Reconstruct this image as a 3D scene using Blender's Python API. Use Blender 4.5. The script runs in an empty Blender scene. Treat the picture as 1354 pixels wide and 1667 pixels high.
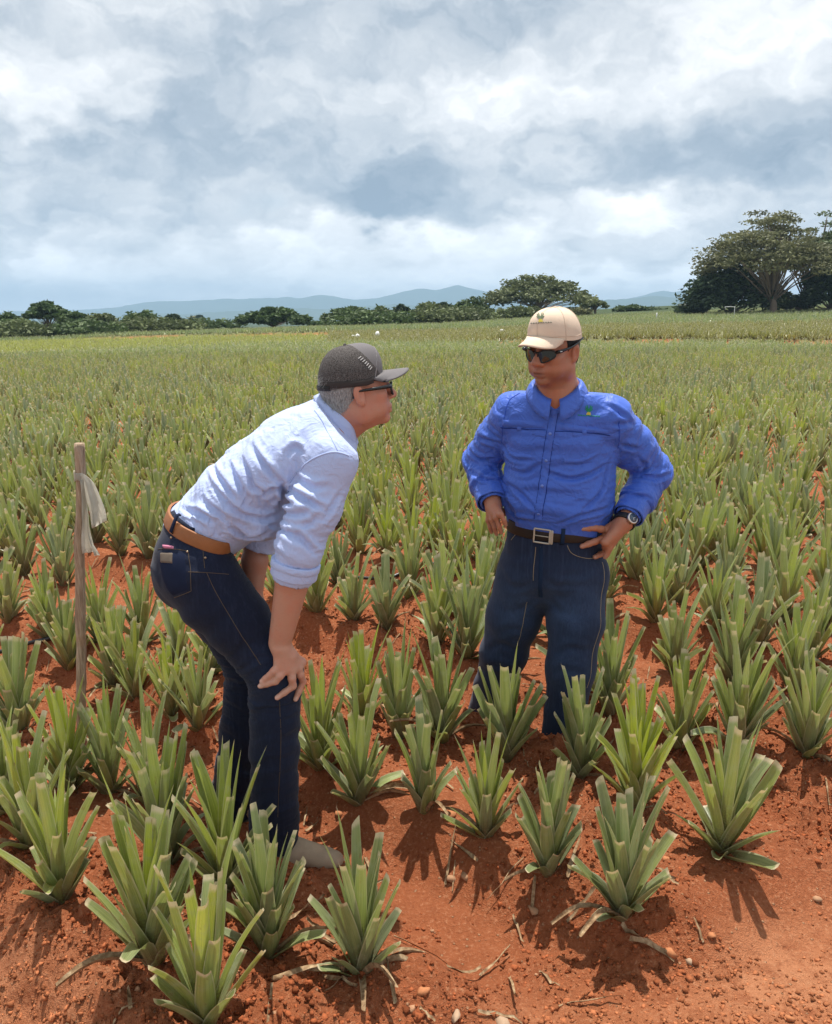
import bpy, bmesh, math, random, time
import numpy as np
from mathutils import Vector, Matrix
from mathutils.bvhtree import BVHTree
T0 = time.time()
R = math.radians
scene = bpy.context.scene
COL = scene.collection

# ------------------------------------------------------------------ camera
FPX, CAMH, HORIZ = 1400.0, 1.70, 520.0           # focal length and horizon row, in photo pixels (1354 x 1667)
PITCH = math.atan((833.5 - HORIZ) / FPX)
cam = bpy.data.cameras.new('camera'); camo = bpy.data.objects.new('camera', cam); COL.objects.link(camo)
cam.sensor_fit = 'VERTICAL'; cam.sensor_height = 36.0; cam.lens = FPX / 1667.0 * 36.0
cam.clip_start = 0.05; cam.clip_end = 30000.0
camo.location = (0, 0, CAMH); camo.rotation_euler = (math.pi / 2 - PITCH, 0, 0)
scene.camera = camo

# ------------------------------------------------------------------ view
vs = scene.view_settings
vs.view_transform = 'Standard'; vs.look = 'None'; vs.exposure = 0.38; vs.gamma = 1.0; vs.use_curve_mapping = False
scene.render.engine = 'CYCLES'
scene.cycles.use_denoising = True
scene.cycles.max_bounces = 5; scene.cycles.diffuse_bounces = 2; scene.cycles.glossy_bounces = 2
scene.cycles.transmission_bounces = 3; scene.cycles.transparent_max_bounces = 6; scene.cycles.volume_bounces = 0
scene.cycles.sample_clamp_indirect = 4.0; scene.cycles.use_adaptive_sampling = True; scene.cycles.adaptive_threshold = 0.014

# ------------------------------------------------------------------ node helper
class NT:
    """tiny expression builder for node trees"""
    def __init__(self, tree):
        self.t = tree; self.n = tree.nodes; self.l = tree.links; self.n.clear()
    def node(self, typ, ins=None, **props):
        nd = self.n.new(typ)
        for k, v in props.items(): setattr(nd, k, v)
        for k, v in (ins or {}).items(): self.set(nd.inputs[k], v)
        return nd
    def set(self, sock, v):
        if isinstance(v, bpy.types.NodeSocket): self.l.new(v, sock)
        elif v is not None: sock.default_value = v
    def m(self, op, a, b=None, c=None, clamp=False):
        nd = self.n.new('ShaderNodeMath'); nd.operation = op; nd.use_clamp = clamp
        for i, v in enumerate((a, b, c)):
            if v is not None: self.set(nd.inputs[i], v)
        return nd.outputs[0]
    def vm(self, op, a, b=None):
        nd = self.n.new('ShaderNodeVectorMath'); nd.operation = op
        for i, v in enumerate((a, b)):
            if v is not None: self.set(nd.inputs[i], v)
        return nd.outputs['Value'] if op in ('DOT_PRODUCT', 'LENGTH') else nd.outputs['Vector']
    def ss(self, x, a, b, lo=0.0, hi=1.0):
        nd = self.n.new('ShaderNodeMapRange'); nd.interpolation_type = 'SMOOTHSTEP'
        for k, v in zip(('Value', 'From Min', 'From Max', 'To Min', 'To Max'), (x, a, b, lo, hi)): self.set(nd.inputs[k], v)
        return nd.outputs[0]
    def noise(self, vec, scale, detail=3.0, rough=0.5, dist=0.0, out='Fac'):
        nd = self.node('ShaderNodeTexNoise', {'Vector': vec, 'Scale': scale, 'Detail': detail, 'Roughness': rough, 'Distortion': dist})
        return nd.outputs[out]
    def xyz(self, x=0.0, y=0.0, z=0.0):
        nd = self.node('ShaderNodeCombineXYZ', {'X': x, 'Y': y, 'Z': z}); return nd.outputs[0]
    def sep(self, v):
        return self.node('ShaderNodeSeparateXYZ', {'Vector': v}).outputs
    def mix(self, f, a, b, blend='MIX'):
        nd = self.n.new('ShaderNodeMix'); nd.data_type = 'RGBA'; nd.blend_type = blend
        self.set(nd.inputs['Factor'], f)
        for s, v in ((nd.inputs[6], a), (nd.inputs[7], b)):
            if isinstance(v, (tuple, list)) and len(v) == 3: v = (*v, 1.0)
            self.set(s, v)
        return nd.outputs[2]
    def ramp(self, f, stops):
        nd = self.n.new('ShaderNodeValToRGB'); self.set(nd.inputs[0], f)
        el = nd.color_ramp.elements
        while len(el) < len(stops): el.new(0.5)
        for e, (p, c) in zip(el, stops): e.position = p; e.color = (*c, 1.0) if len(c) == 3 else c
        return nd.outputs[0]

# ------------------------------------------------------------------ sun and sky
SUN_EL, SUN_AZ = R(76), R(3)                   # azimuth measured from +Y (into the picture) towards +X
sd = Vector((math.sin(SUN_AZ) * math.cos(SUN_EL), math.cos(SUN_AZ) * math.cos(SUN_EL), math.sin(SUN_EL)))
sun = bpy.data.lights.new('sun', 'SUN'); suno = bpy.data.objects.new('sun', sun); COL.objects.link(suno)
sun.energy = 5.0; sun.angle = R(0.6); sun.color = (1.0, 0.95, 0.87)
suno.rotation_euler = (-sd).to_track_quat('-Z', 'Y').to_euler()

world = bpy.data.worlds.new('World'); scene.world = world; world.use_nodes = True
w = NT(world.node_tree)
tc = w.node('ShaderNodeTexCoord').outputs['Generated']
dvec = w.vm('NORMALIZE', tc)
dx, dy, dz = w.sep(dvec)
sky = w.node('ShaderNodeTexSky', sky_type='NISHITA', sun_disc=False, sun_elevation=SUN_EL, sun_rotation=SUN_AZ, air_density=1.0, dust_density=1.2, ozone_density=1.0).outputs[0]
skyc = w.mix(1.0, sky, (0.085, 0.085, 0.085), 'MULTIPLY')
az = w.m('ARCTAN2', dx, dy); el = w.m('ARCSINE', dz)
# broken cloud deck: angular coordinates, flattened towards the horizon as a real deck is
elf = w.m('POWER', w.m('MAXIMUM', el, 0.003), 0.62)
p = w.xyz(w.m('MULTIPLY', az, 3.6), w.m('MULTIPLY', elf, 4.4), 3.7)
wn = w.node('ShaderNodeTexNoise', {'Vector': p, 'Scale': 4.2, 'Detail': 4.0, 'Roughness': 0.55}).outputs['Color']
wx, wy, wz = w.sep(w.vm('SUBTRACT', wn, (0.5, 0.5, 0.5)))
azw = w.m('MULTIPLY_ADD', wx, 0.17, az); elw = w.m('MULTIPLY_ADD', w.m('MULTIPLY', wy, w.ss(el, 0.0, 0.12, 0.25, 1.0)), 0.11, el)
n_big = w.noise(w.vm('ADD', p, (5.0, 1.0, 0.0)), 1.7, 3, 0.5)
n_fine = w.noise(w.xyz(w.m('MULTIPLY', azw, 5.2), w.m('MULTIPLY', elw, 9.0), 9.1), 4.2, 6, 0.5)
def blobs(lst):
    """sum of soft patches (azimuth, elevation, half sizes, strength) in the warped sky, so that their edges billow"""
    tot = None
    for a0, e0, sa, se, k in lst:
        v_ = w.vm('MULTIPLY', w.vm('SUBTRACT', sv, (a0, e0, 0.0)), (1 / sa, 1 / se, 0.0))
        g = w.m('MULTIPLY', w.m('EXPONENT', w.m('MULTIPLY', w.vm('DOT_PRODUCT', v_, v_), -1.0)), k)
        tot = g if tot is None else w.m('ADD', tot, g)
    return tot
sv = w.xyz(azw, elw, 0.0)
darkb = blobs([(-0.045, 0.128, 0.085, 0.034, 1.15), (-0.27, 0.185, 0.16, 0.040, 0.75), (0.33, 0.165, 0.17, 0.032, 0.8), (-0.24, 0.105, 0.09, 0.035, 0.75), (-0.13, 0.27, 0.24, 0.035, 0.35), (0.10, 0.30, 0.08, 0.05, 0.35)])
whiteb = blobs([(-0.385, 0.215, 0.08, 0.035, 0.8), (0.085, 0.235, 0.12, 0.040, 0.75), (-0.165, 0.088, 0.12, 0.030, 0.9), (0.055, 0.083, 0.11, 0.028, 1.0), (0.245, 0.110, 0.055, 0.030, 0.95), (0.25, 0.048, 0.16, 0.018, 0.8), (-0.36, 0.060, 0.12, 0.026, 0.75), (0.40, 0.275, 0.16, 0.05, 0.5), (-0.08, 0.042, 0.42, 0.016, 0.55)])
base = w.m('MULTIPLY_ADD', w.m('SUBTRACT', n_big, 0.5), 0.60, 0.46)
base = w.m('MULTIPLY_ADD', w.m('SUBTRACT', n_fine, 0.5), 0.62, base)
lum = w.m('SUBTRACT', w.m('MULTIPLY_ADD', whiteb, 0.50, base), w.m('MULTIPLY', darkb, 0.46))
cloud = w.ramp(lum, [(0.0, (0.23, 0.29, 0.365)), (0.22, (0.345, 0.40, 0.465)), (0.48, (0.565, 0.595, 0.63)), (0.68, (0.735, 0.75, 0.77)), (0.88, (0.93, 0.94, 0.95)), (1.0, (1.05, 1.055, 1.06))])
# pale blue air just over the mountains
cloud = w.mix(w.ss(el, 0.034, 0.004, 0.0, 0.5), cloud, (0.80, 0.88, 0.96))
col = w.mix(w.ss(n_big, 0.70, 0.80, 0.0, 0.35), cloud, skyc)
col = w.mix(w.ss(el, 0.0, -0.05), col, (0.30, 0.32, 0.30))
bg = w.node('ShaderNodeBackground', {'Color': col, 'Strength': 1.06})
w.l.new(bg.outputs[0], w.node('ShaderNodeOutputWorld').inputs['Surface'])

# ------------------------------------------------------------------ general helpers
def ray(px, py):
    u = (px - 677.0) / FPX; v = (py - 833.5) / FPX
    return np.array([u, math.cos(PITCH) - v * math.sin(PITCH), -math.sin(PITCH) - v * math.cos(PITCH)])
def at(px, py, Y):
    """world point seen at a photo pixel at distance Y in front of the camera"""
    d = ray(px, py); t = Y / d[1]; return np.array([d[0] * t, Y, CAMH + d[2] * t])
def on_z(px, py, z):
    d = ray(px, py); t = (z - CAMH) / d[2]; return d[0] * t, d[1] * t

def _hash(ix, iy, seed):
    h = (ix.astype(np.int64) * 374761393 + iy.astype(np.int64) * 668265263 + seed * 974634777) & 0xffffffff
    h = ((h ^ (h >> 13)) * 1274126177) & 0xffffffff
    return ((h ^ (h >> 16)) & 0xffffff) / float(0xffffff)
def vnoise(x, y, seed=0):
    x = np.asarray(x, float); y = np.asarray(y, float)
    ix = np.floor(x); iy = np.floor(y); fx = x - ix; fy = y - iy
    fx = fx * fx * fx * (fx * (fx * 6 - 15) + 10); fy = fy * fy * fy * (fy * (fy * 6 - 15) + 10)
    a = _hash(ix, iy, seed); b = _hash(ix + 1, iy, seed); c = _hash(ix, iy + 1, seed); d = _hash(ix + 1, iy + 1, seed)
    return (a + (b - a) * fx + (c - a) * fy + (a - b - c + d) * fx * fy) * 2 - 1
def fbm(x, y, seed=0, octs=4, gain=0.5):
    s = 0; a = 1.0
    for o in range(octs):
        s = s + a * vnoise(x * 2 ** o + 17.3 * o, y * 2 ** o - 9.1 * o, seed + o); a *= gain
    return s
def sstep(x, a, b):
    t = np.clip((np.asarray(x, float) - a) / (b - a), 0, 1); return t * t * (3 - 2 * t)

def mesh_obj(name, V, F, mat=None, parent=None, smooth=True, cols=None, uv=None, link=True):
    me = bpy.data.meshes.new(name)
    V = np.asarray(V, np.float32)
    if isinstance(F, np.ndarray) and F.ndim == 2:
        k = F.shape[1]; nf = len(F)
        me.vertices.add(len(V)); me.vertices.foreach_set('co', V.ravel())
        me.loops.add(nf * k); me.loops.foreach_set('vertex_index', F.astype(np.int32).ravel())
        me.polygons.add(nf); me.polygons.foreach_set('loop_start', np.arange(0, nf * k, k, dtype=np.int32))
        me.update(calc_edges=True); me.validate()
    else:
        me.from_pydata([tuple(v) for v in V.tolist()], [], [tuple(f) for f in F]); me.update()
    if smooth is True: me.polygons.foreach_set('use_smooth', np.ones(len(me.polygons), bool))
    if cols is not None:
        c = np.ones((len(V), 4), np.float32); c[:, :3] = cols
        ca = me.color_attributes.new('tone', 'FLOAT_COLOR', 'POINT'); ca.data.foreach_set('color', c.ravel())
    if uv is not None:
        ul = me.uv_layers.new(name='UVMap'); li = np.zeros(len(me.loops), np.int32); me.loops.foreach_get('vertex_index', li)
        ul.data.foreach_set('uv', np.asarray(uv, np.float32)[li].ravel())
    if mat is not None: me.materials.append(mat)
    if not link: return me
    o = bpy.data.objects.new(name, me); COL.objects.link(o)
    if parent is not None: o.parent = parent
    return o
def tag(o, label=None, cat=None, group=None, kind=None):
    for k, v in (('label', label), ('category', cat), ('group', group), ('kind', kind)):
        if v: o[k] = v
    return o
def empty(name, loc=(0, 0, 0), rz=0.0):
    o = bpy.data.objects.new(name, None); COL.objects.link(o); o.location = loc; o.rotation_euler = (0, 0, rz)
    o.empty_display_size = 0.1; return o
def new_mat(name):
    m = bpy.data.materials.new(name); m.use_nodes = True; return m, NT(m.node_tree)
def finish(t, shader, disp=None):
    o = t.node('ShaderNodeOutputMaterial'); t.l.new(shader, o.inputs['Surface'])
def bsdf(t, color, rough=0.6, spec=0.4, normal=None, **kw):
    ins = {'Base Color': color if not (isinstance(color, tuple) and len(color) == 3) else (*color, 1.0), 'Roughness': rough, 'Specular IOR Level': spec}
    if normal is not None: ins['Normal'] = normal
    ins.update(kw)
    return t.node('ShaderNodeBsdfPrincipled', ins).outputs[0]
def bump(t, h, strength=0.3, dist=0.01, normal=None):
    ins = {'Height': h, 'Strength': strength, 'Distance': dist}
    if normal is not None: ins['Normal'] = normal
    return t.node('ShaderNodeBump', ins).outputs[0]
def simple_mat(name, color, rough=0.6, spec=0.4, var=0.12, scale=30.0, bmp=0.0, **kw):
    m, t = new_mat(name); co = t.node('ShaderNodeTexCoord').outputs['Object']
    n = t.noise(co, scale, 4, 0.6)
    c = t.mix(n, tuple(x * (1 - var) for x in color), tuple(min(1, x * (1 + var)) for x in color))
    nm = bump(t, n, bmp, 0.003) if bmp else None
    finish(t, bsdf(t, c, rough, spec, nm, **kw)); return m
def tube(pts, radii, n=10, cap=True, flat=None):
    """tapered tube through pts; returns V, F (quads + end fans as quads)"""
    P = np.asarray(pts, float); r = np.broadcast_to(np.asarray(radii, float), (len(P),)).copy()
    tang = np.gradient(P, axis=0); tang /= np.linalg.norm(tang, axis=1)[:, None] + 1e-12
    up = np.array([0, 0, 1.0]) if abs(tang[0][2]) < 0.9 else np.array([1.0, 0, 0])
    V = []; prev = None
    for i, tg in enumerate(tang):
        a = np.cross(up, tg) if prev is None else prev - tg * prev.dot(tg)
        a /= np.linalg.norm(a) + 1e-12; prev = a; b = np.cross(tg, a)
        th = np.linspace(0, 2 * np.pi, n, endpoint=False)
        V.append(P[i] + r[i] * (np.cos(th)[:, None] * a + np.sin(th)[:, None] * b))
    V = np.concatenate(V); F = []
    for i in range(len(P) - 1):
        for j in range(n):
            k = (j + 1) % n; F.append((i * n + j, i * n + k, (i + 1) * n + k, (i + 1) * n + j))
    if cap:
        F.append(tuple(range(n - 1, -1, -1))); F.append(tuple((len(P) - 1) * n + j for j in range(n)))
    return V, F
def join_vf(parts):
    V = []; F = []; o = 0
    for v, f in parts:
        V.append(np.asarray(v, float)); F += [tuple(int(i) + o for i in q) for q in f]; o += len(v)
    return np.concatenate(V), F
def catmull(P, n):
    """n samples of a Catmull-Rom curve through P (rows may hold any number of columns)"""
    P = np.asarray(P, float); m = len(P); Q = np.vstack([2 * P[0] - P[1], P, 2 * P[-1] - P[-2]])
    t = np.linspace(0, m - 1 - 1e-9, n); i = np.floor(t).astype(int); f = (t - i)[:, None]
    a, b, c, d = Q[i], Q[i + 1], Q[i + 2], Q[i + 3]
    return 0.5 * (2 * b + (c - a) * f + (2 * a - 5 * b + 4 * c - d) * f ** 2 + (3 * b - a - 3 * c + d) * f ** 3)
# ================================================================== GROUND
ROW_E = np.array([0.774, -0.633]); ROW_N = np.array([0.633, 0.774])      # along the beds / across them
ROW_PAIRS = [(1.03, 1.40), (2.10, 2.56)]
_n = 3.13
while _n < 70: ROW_PAIRS.append((_n, _n + 0.44)); _n += 1.02
BED_C = np.array([(a + b) / 2 for a, b in ROW_PAIRS])
def row_end(n):
    """how far along the bed (ROW_E coordinate) the planting reaches before the track"""
    return np.interp(n, [1.0, 1.4, 2.1, 2.56, 3.1, 4.0, 60.0], [-1.40, -1.27, -0.88, -0.72, -0.62, 0.0, 60.0])
def plot_lines(x, y):
    """distance of the two far plot boundaries in each viewing direction"""
    u = x / np.maximum(y, 1); j = 1.2 * vnoise(x * 0.12, y * 0.12, 8)
    la = np.interp(u, [-0.5, -0.126, 0.2, 0.5], [33, 46, 41, 36.5]) + j; lb = np.interp(u, [-0.5, -0.35, -0.1, 0.15, 0.5], [70, 78, 74, 62, 60]) + j
    return u, la, lb
def macro(x, y):
    u, la, lb = plot_lines(x, y)
    bank = 0.34 * sstep(u, 0.0, 0.16) * sstep(y, la - .2, la + 1.0) + 0.22 * sstep(u, -0.42, -0.34) * sstep(-u, -0.3, 0.1) * sstep(y, lb - .5, lb + 2.5)
    return bank + np.clip((y - 10.0) / 100.0, 0, 1.4) * (1.0 + 0.037 * np.clip(x, -90, 90)) - 0.5 * sstep(y, 240, 700)
def ground_z(x, y, fine=True):
    x = np.asarray(x, float); y = np.asarray(y, float)
    z = macro(x, y)
    n = x * ROW_N[0] + y * ROW_N[1]; e = x * ROW_E[0] + y * ROW_E[1]
    near = 1 - sstep(y, 9, 22)
    idx = np.clip(np.searchsorted((BED_C[1:] + BED_C[:-1]) / 2, n), 0, len(BED_C) - 1)
    dn = n - BED_C[idx] + 0.05 * vnoise(e * 1.7, n * 1.7, 5)
    bed = 1 - sstep(np.abs(dn), 0.27, 0.47)
    inside = 1 - sstep(e, row_end(n) + 0.06, row_end(n) + 0.36)
    first = sstep(n, 0.62, 0.90)
    rough = 0.35 + 0.65 * inside * first
    z = z + near * (0.145 * bed * inside * first - 0.02 * inside)
    if fine:
        crumb = np.clip(rough * (0.55 + 0.75 * vnoise(x * 1.9, y * 1.9, 61)) + .12, .12, 1.3)
        z = z + near * (0.020 * fbm(x * 3.1, y * 3.1, 11, 3) * rough + 0.036 * np.maximum(0, fbm(x * 9, y * 9, 23, 3)) * crumb
                        + 0.036 * np.abs(fbm(x * 21, y * 21, 31, 3)) * crumb + 0.011 * np.abs(vnoise(x * 55, y * 55, 41)) * (crumb + .15))
    return z
yk = [-1.2]
while yk[-1] < 5600:
    y = yk[-1]; yk.append(y + (0.09 if y < 1.0 else (0.0115 * (0.55 + y * 0.26) if y < 9 else 0.026 * y)))
yk = np.array(yk); NC = 430
s = np.linspace(-1, 1, NC); s = 0.78 * s
X = s[None, :] * (yk[:, None] + 3.2); Y = np.repeat(yk[:, None], NC, 1)
Z = ground_z(X, Y)
idx = np.arange(len(yk) * NC).reshape(len(yk), NC)
F = np.stack([idx[:-1, :-1], idx[:-1, 1:], idx[1:, 1:], idx[1:, :-1]], -1).reshape(-1, 4)

m, t = new_mat('red_soil'); SOIL = m
geo = t.node('ShaderNodeNewGeometry').outputs['Position']
n1 = t.noise(geo, 1.6, 5, 0.6); n2 = t.noise(geo, 14, 6, 0.65); n3 = t.noise(geo, 85, 5, 0.7); n4 = t.noise(geo, 330, 3, 0.6)
att = t.sep(t.node('ShaderNodeAttribute', attribute_name='tone').outputs['Color'])
tilled = t.m('MULTIPLY', att[1], t.ss(n1, 0.25, 0.60, 0.55, 1.0))                          # damp worked soil of the beds, against the dry dust of the track
c = t.mix(t.ss(n1, 0.35, 0.68), (0.400, 0.140, 0.060), (0.530, 0.222, 0.108))
c = t.mix(tilled, c, t.mix(n2, (0.270, 0.074, 0.029), (0.430, 0.142, 0.058)))
c = t.mix(t.ss(n2, 0.42, 0.70, 0.0, 0.75), c, (0.270, 0.080, 0.032))
c = t.mix(t.ss(n3, 0.50, 0.74, 0.0, 0.7), c, (0.60, 0.29, 0.155))
c = t.mix(t.ss(n3, 0.46, 0.26, 0.0, 0.75), c, (0.165, 0.046, 0.019))
vor = t.node('ShaderNodeTexVoronoi', {'Vector': geo, 'Scale': 55.0, 'Randomness': 1.0})
peb = t.ss(vor.outputs['Distance'], 0.26, 0.14)
pick = t.m('GREATER_THAN', t.sep(vor.outputs['Color'])[0], 0.86)
c = t.mix(t.m('MULTIPLY', t.m('MULTIPLY', peb, pick), 0.75), c, (0.52, 0.30, 0.17))
# far plots: mown grass strip and tired olive ground cover between far rows
gx, gy, gz = t.sep(geo)
attr = att[0]                   # 1 where far ground is overgrown, 0 on bare strips
c = t.mix(t.m('MULTIPLY', attr, 0.9), c, t.mix(t.noise(geo, 0.5, 5, 0.6), (0.095, 0.120, 0.042), (0.165, 0.180, 0.070)))
c = t.mix(t.ss(gy, 95, 125), c, (0.045, 0.065, 0.026))
h = t.m('ADD', t.m('ADD', t.m('MULTIPLY', n2, 0.35), t.m('MULTIPLY', n3, 0.5)), t.m('ADD', t.m('MULTIPLY', n4, 0.22), t.m('MULTIPLY', t.m('MULTIPLY', peb, pick), 0.3)))
finish(t, bsdf(t, c, 0.92, 0.15, bump(t, h, 1.0, 0.030)))
def bare_strip(x, y):
    """1 on the red soil strips between the far plots"""
    u, la, lb = plot_lines(x, y)
    wa = np.interp(u, [-0.5, -.02, 0.14, 0.5], [0.01, 0.01, 1.5, 2.0]); wb = np.interp(u, [-0.45, -0.36, -0.1, .3, .5], [0.01, 1.7, 1.5, 1.0, 1.0])
    n_ = np.clip(0.45 + 0.9 * vnoise(x * .35, y * .35, 19), 0.02, 1.3)
    return np.maximum(1 - sstep(np.abs(y - la - .6), wa * n_ * .6, wa * n_ * 1.1), 1 - sstep(np.abs(y - lb), wb * n_ * .6, wb * n_ * 1.1)), la, lb
def tilled_map(x, y):
    n = x * ROW_N[0] + y * ROW_N[1]; e = x * ROW_E[0] + y * ROW_E[1]
    return (1 - sstep(e + .12 * vnoise(x * 3, y * 3, 91), row_end(n) + 0.10, row_end(n) + 0.50)) * sstep(n, .75, 1.0)
over = sstep(Y, 24, 40) * (1 - bare_strip(X, Y)[0])
ground = mesh_obj('ground', np.stack([X, Y, Z], -1).reshape(-1, 3), F, SOIL, cols=np.stack([over, tilled_map(X, Y), 0 * over], -1).reshape(-1, 3))
tag(ground, kind='structure', label='red plantation soil with raised beds and bare track')

# loose clods and grit
rng = np.random.default_rng(5)
def ico(sub=1):
    b = bmesh.new(); bmesh.ops.create_icosphere(b, subdivisions=sub, radius=1.0)
    V = np.array([v.co[:] for v in b.verts]); F = np.array([[v.index for v in f.verts] for f in b.faces]); b.free(); return V, F
IV, IF = ico(1); IV2, IF2 = ico(2)
def rock(seed, n=13):
    """angular lump: convex hull of a few points"""
    rg = np.random.default_rng(seed); q = rg.normal(0, 1, (n, 3)); q /= np.linalg.norm(q, axis=1)[:, None]; q *= rg.uniform(.72, 1.12, (n, 1))
    b = bmesh.new(); vs = [b.verts.new(v) for v in q]; r = bmesh.ops.convex_hull(b, input=vs); bmesh.ops.delete(b, geom=[v for v in b.verts if not v.link_faces], context='VERTS')
    b.verts.index_update(); V = np.array([v.co[:] for v in b.verts]); F = np.array([[v.index for v in f.verts] for f in b.faces]); b.free(); return V, F
ROCKS = [rock(200 + i, 8) for i in range(8)]
def scatter_clods(N, seed, rmin, rmax, power):
    rg = np.random.default_rng(seed)
    y = 1.35 + 4.2 * rg.random(N) ** 1.5; x = (rg.random(N) * 2 - 1) * (0.30 + y * 0.50)
    keep = vnoise(x * 1.9, y * 1.9, 61) + 0.5 * vnoise(x * 7, y * 7, 78) + rg.random(N) * 1.0 > 0.12
    x, y = x[keep], y[keep]; N = len(x)
    r = rmin + (rmax - rmin) * (0.42 * rg.random(N) ** 1.6 + 0.58 * rg.random(N) ** power)
    sc = r[:, None] * (0.7 + 0.6 * rg.random((N, 3))) * [1, 1, 0.75]; zz = ground_z(x, y) + r * 0.02; kind = rg.integers(0, len(ROCKS), N); tv = rg.random(N)
    Vs = []; Fs = []; Ts = []; off = 0
    for k, (RV, RF) in enumerate(ROCKS):
        I = np.nonzero(kind == k)[0]; V = RV[None] * sc[I][:, None, :]; a = rg.random(len(I)) * 6.28; ca, sa = np.cos(a)[:, None], np.sin(a)[:, None]
        V = np.stack([V[..., 0] * ca - V[..., 1] * sa + x[I][:, None], V[..., 0] * sa + V[..., 1] * ca + y[I][:, None], V[..., 2] + zz[I][:, None]], -1)
        Vs.append(V.reshape(-1, 3)); Fs.append((RF[None] + (np.arange(len(I)) * len(RV))[:, None, None] + off).reshape(-1, 3)); off += len(I) * len(RV); Ts.append(np.repeat(tv[I], len(RV)))
    return np.concatenate(Vs), np.concatenate(Fs), np.concatenate(Ts)
m, t = new_mat('clod'); a = t.node('ShaderNodeAttribute', attribute_name='tone').outputs['Color']
pos = t.node('ShaderNodeNewGeometry').outputs['Position']
n = t.noise(pos, 120, 4, 0.65)
finish(t, bsdf(t, t.mix(t.ss(n, 0.4, 0.7, 0, 0.4), a, (0.24, 0.070, 0.028)), 0.95, 0.1, bump(t, n, 0.7, 0.006))); CLOD = m
V, F, rr = scatter_clods(62000, 3, 0.0026, 0.017, 9.0)
tl = tilled_map(V[:, 0], V[:, 1])[:, None]; tn = (np.array([0.42, 0.158, 0.070])[None] * (1 - tl) + np.array([0.315, 0.092, 0.036])[None] * tl) * (0.45 + 0.85 * rr[:, None]); pale = rr > 0.993
tn[pale] = [0.42, 0.235, 0.135]
tag(mesh_obj('soil_clods', V, F, CLOD, cols=tn, smooth=False), kind='stuff', label='loose crumbs and clods of red soil over the beds')

# stones that can be told apart, by photo pixel (x, y, half width in px, tone)
STONES = [(867, 1474, 15, 1, 'pale tan stone lying in the disturbed soil below the middle plants'),
          (740, 1636, 12, 2, 'pale stone at the bottom edge of the track'), (818, 1663, 16, 2, 'whitish flat stone cut by the bottom edge of the picture'),
          (735, 1322, 13, 0, 'orange clod beside the base of the plant with the single fat leaf stub'), (1125, 1554, 10, 2, 'small white pebble alone on the bare track'),
          (1097, 1495, 12, 0, 'orange rock on the slope below the front trimmed plant'), (690, 1600, 13, 0, 'broken orange clod on the track edge next to a pebble'),
          (1161, 1497, 10, 0, 'reddish lump at the foot of the wide spreading plant'), (736, 1423, 11, 1, 'tan stone on the bed shoulder under the trimmed row'),
          (551, 1277, 11, 0, 'orange stone next to the drooping cut leaf beside the boot'), (78, 1590, 13, 0, 'brown rock in the shade below the leaning plant'),
          (1330, 1456, 9, 1, 'pinkish chip of stone near the picture edge of the track'), (757, 1385, 8, 1, 'small tan pebble half sunk in the bed side'),
          (1085, 1385, 8, 0, 'small orange stone behind the front trimmed plant'), (1285, 1655, 9, 0, 'brown stone in the corner of the track')]
SM = [simple_mat('stone_orange', (0.42, 0.17, 0.075), 0.9, 0.2, 0.35, 60, 0.5), simple_mat('stone_tan', (0.36, 0.20, 0.11), 0.85, 0.25, 0.3, 60, 0.4),
      simple_mat('stone_pale', (0.38, 0.255, 0.165), 0.8, 0.3, 0.25, 60, 0.4)]
for i, (px, py, hw, tone, lab) in enumerate(STONES):
    x, y = on_z(px, py, 0.03); z = float(ground_z(x, y)); x, y = on_z(px, py, z + 0.01); z = float(ground_z(x, y))
    r = hw / FPX * math.hypot(y, CAMH)
    rg = np.random.default_rng(100 + i)
    RV, RF = rock(400 + i, 22); V = RV * [r, r * 0.75, r * 0.5]
    o = mesh_obj('stone', V, RF, SM[tone], smooth=False); o.location = (x, y, z + r * 0.05); o.rotation_euler = (rg.random() * .4, rg.random() * .4, rg.random() * 6)
    tag(o, lab, 'stone')
# ================================================================== PINEAPPLE PLANTS
m, t = new_mat('pineapple_leaf'); LEAF = m
tone = t.node('ShaderNodeAttribute', attribute_name='tone').outputs['Color']
uvn = t.node('ShaderNodeTexCoord').outputs['UV']; lu, lv, _ = t.sep(uvn)
pos = t.node('ShaderNodeNewGeometry').outputs['Position']
rnd = t.node('ShaderNodeObjectInfo').outputs['Random']
streak = t.noise(t.xyz(t.m('MULTIPLY', lu, 26), t.m('MULTIPLY', lv, 2.0), t.m('MULTIPLY', rnd, 40)), 1.0, 4, 0.6)
blot = t.noise(pos, 38, 4, 0.6); speck = t.noise(pos, 190, 3, 0.6)
c = t.mix(t.ss(streak, 0.35, 0.68, 0.0, 0.8), tone, t.mix(1.0, tone, (0.55, 0.62, 0.52), 'MULTIPLY'))
c = t.mix(t.ss(blot, 0.45, 0.75, 0, 0.45), c, (0.36, 0.39, 0.25))                      # waxy bloom
low = t.ss(lv, 0.55, 0.0)
c = t.mix(t.m('MULTIPLY', low, t.ss(speck, 0.40, 0.60, 0.2, 0.95)), c, (0.17, 0.095, 0.05))   # brown speckle and soil splash near the base
edge = t.ss(t.m('ABSOLUTE', t.m('SUBTRACT', lu, 0.5)), 0.40, 0.5)
c = t.mix(t.m('MULTIPLY', edge, 0.7), c, (0.52, 0.50, 0.33))
cutm = t.m('MULTIPLY', t.ss(lv, 0.935, 0.975), t.ss(blot, 0.35, 0.5, 0.55, 1.0))
c = t.mix(cutm, c, (0.60, 0.51, 0.34))                                           # dry cut end
scar = t.ss(t.noise(t.xyz(t.m('MULTIPLY', lu, 3), t.m('MULTIPLY', lv, 7), t.m('MULTIPLY', rnd, 91)), 1.0, 3, 0.7), 0.64, 0.74, 0, 0.7)
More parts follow.
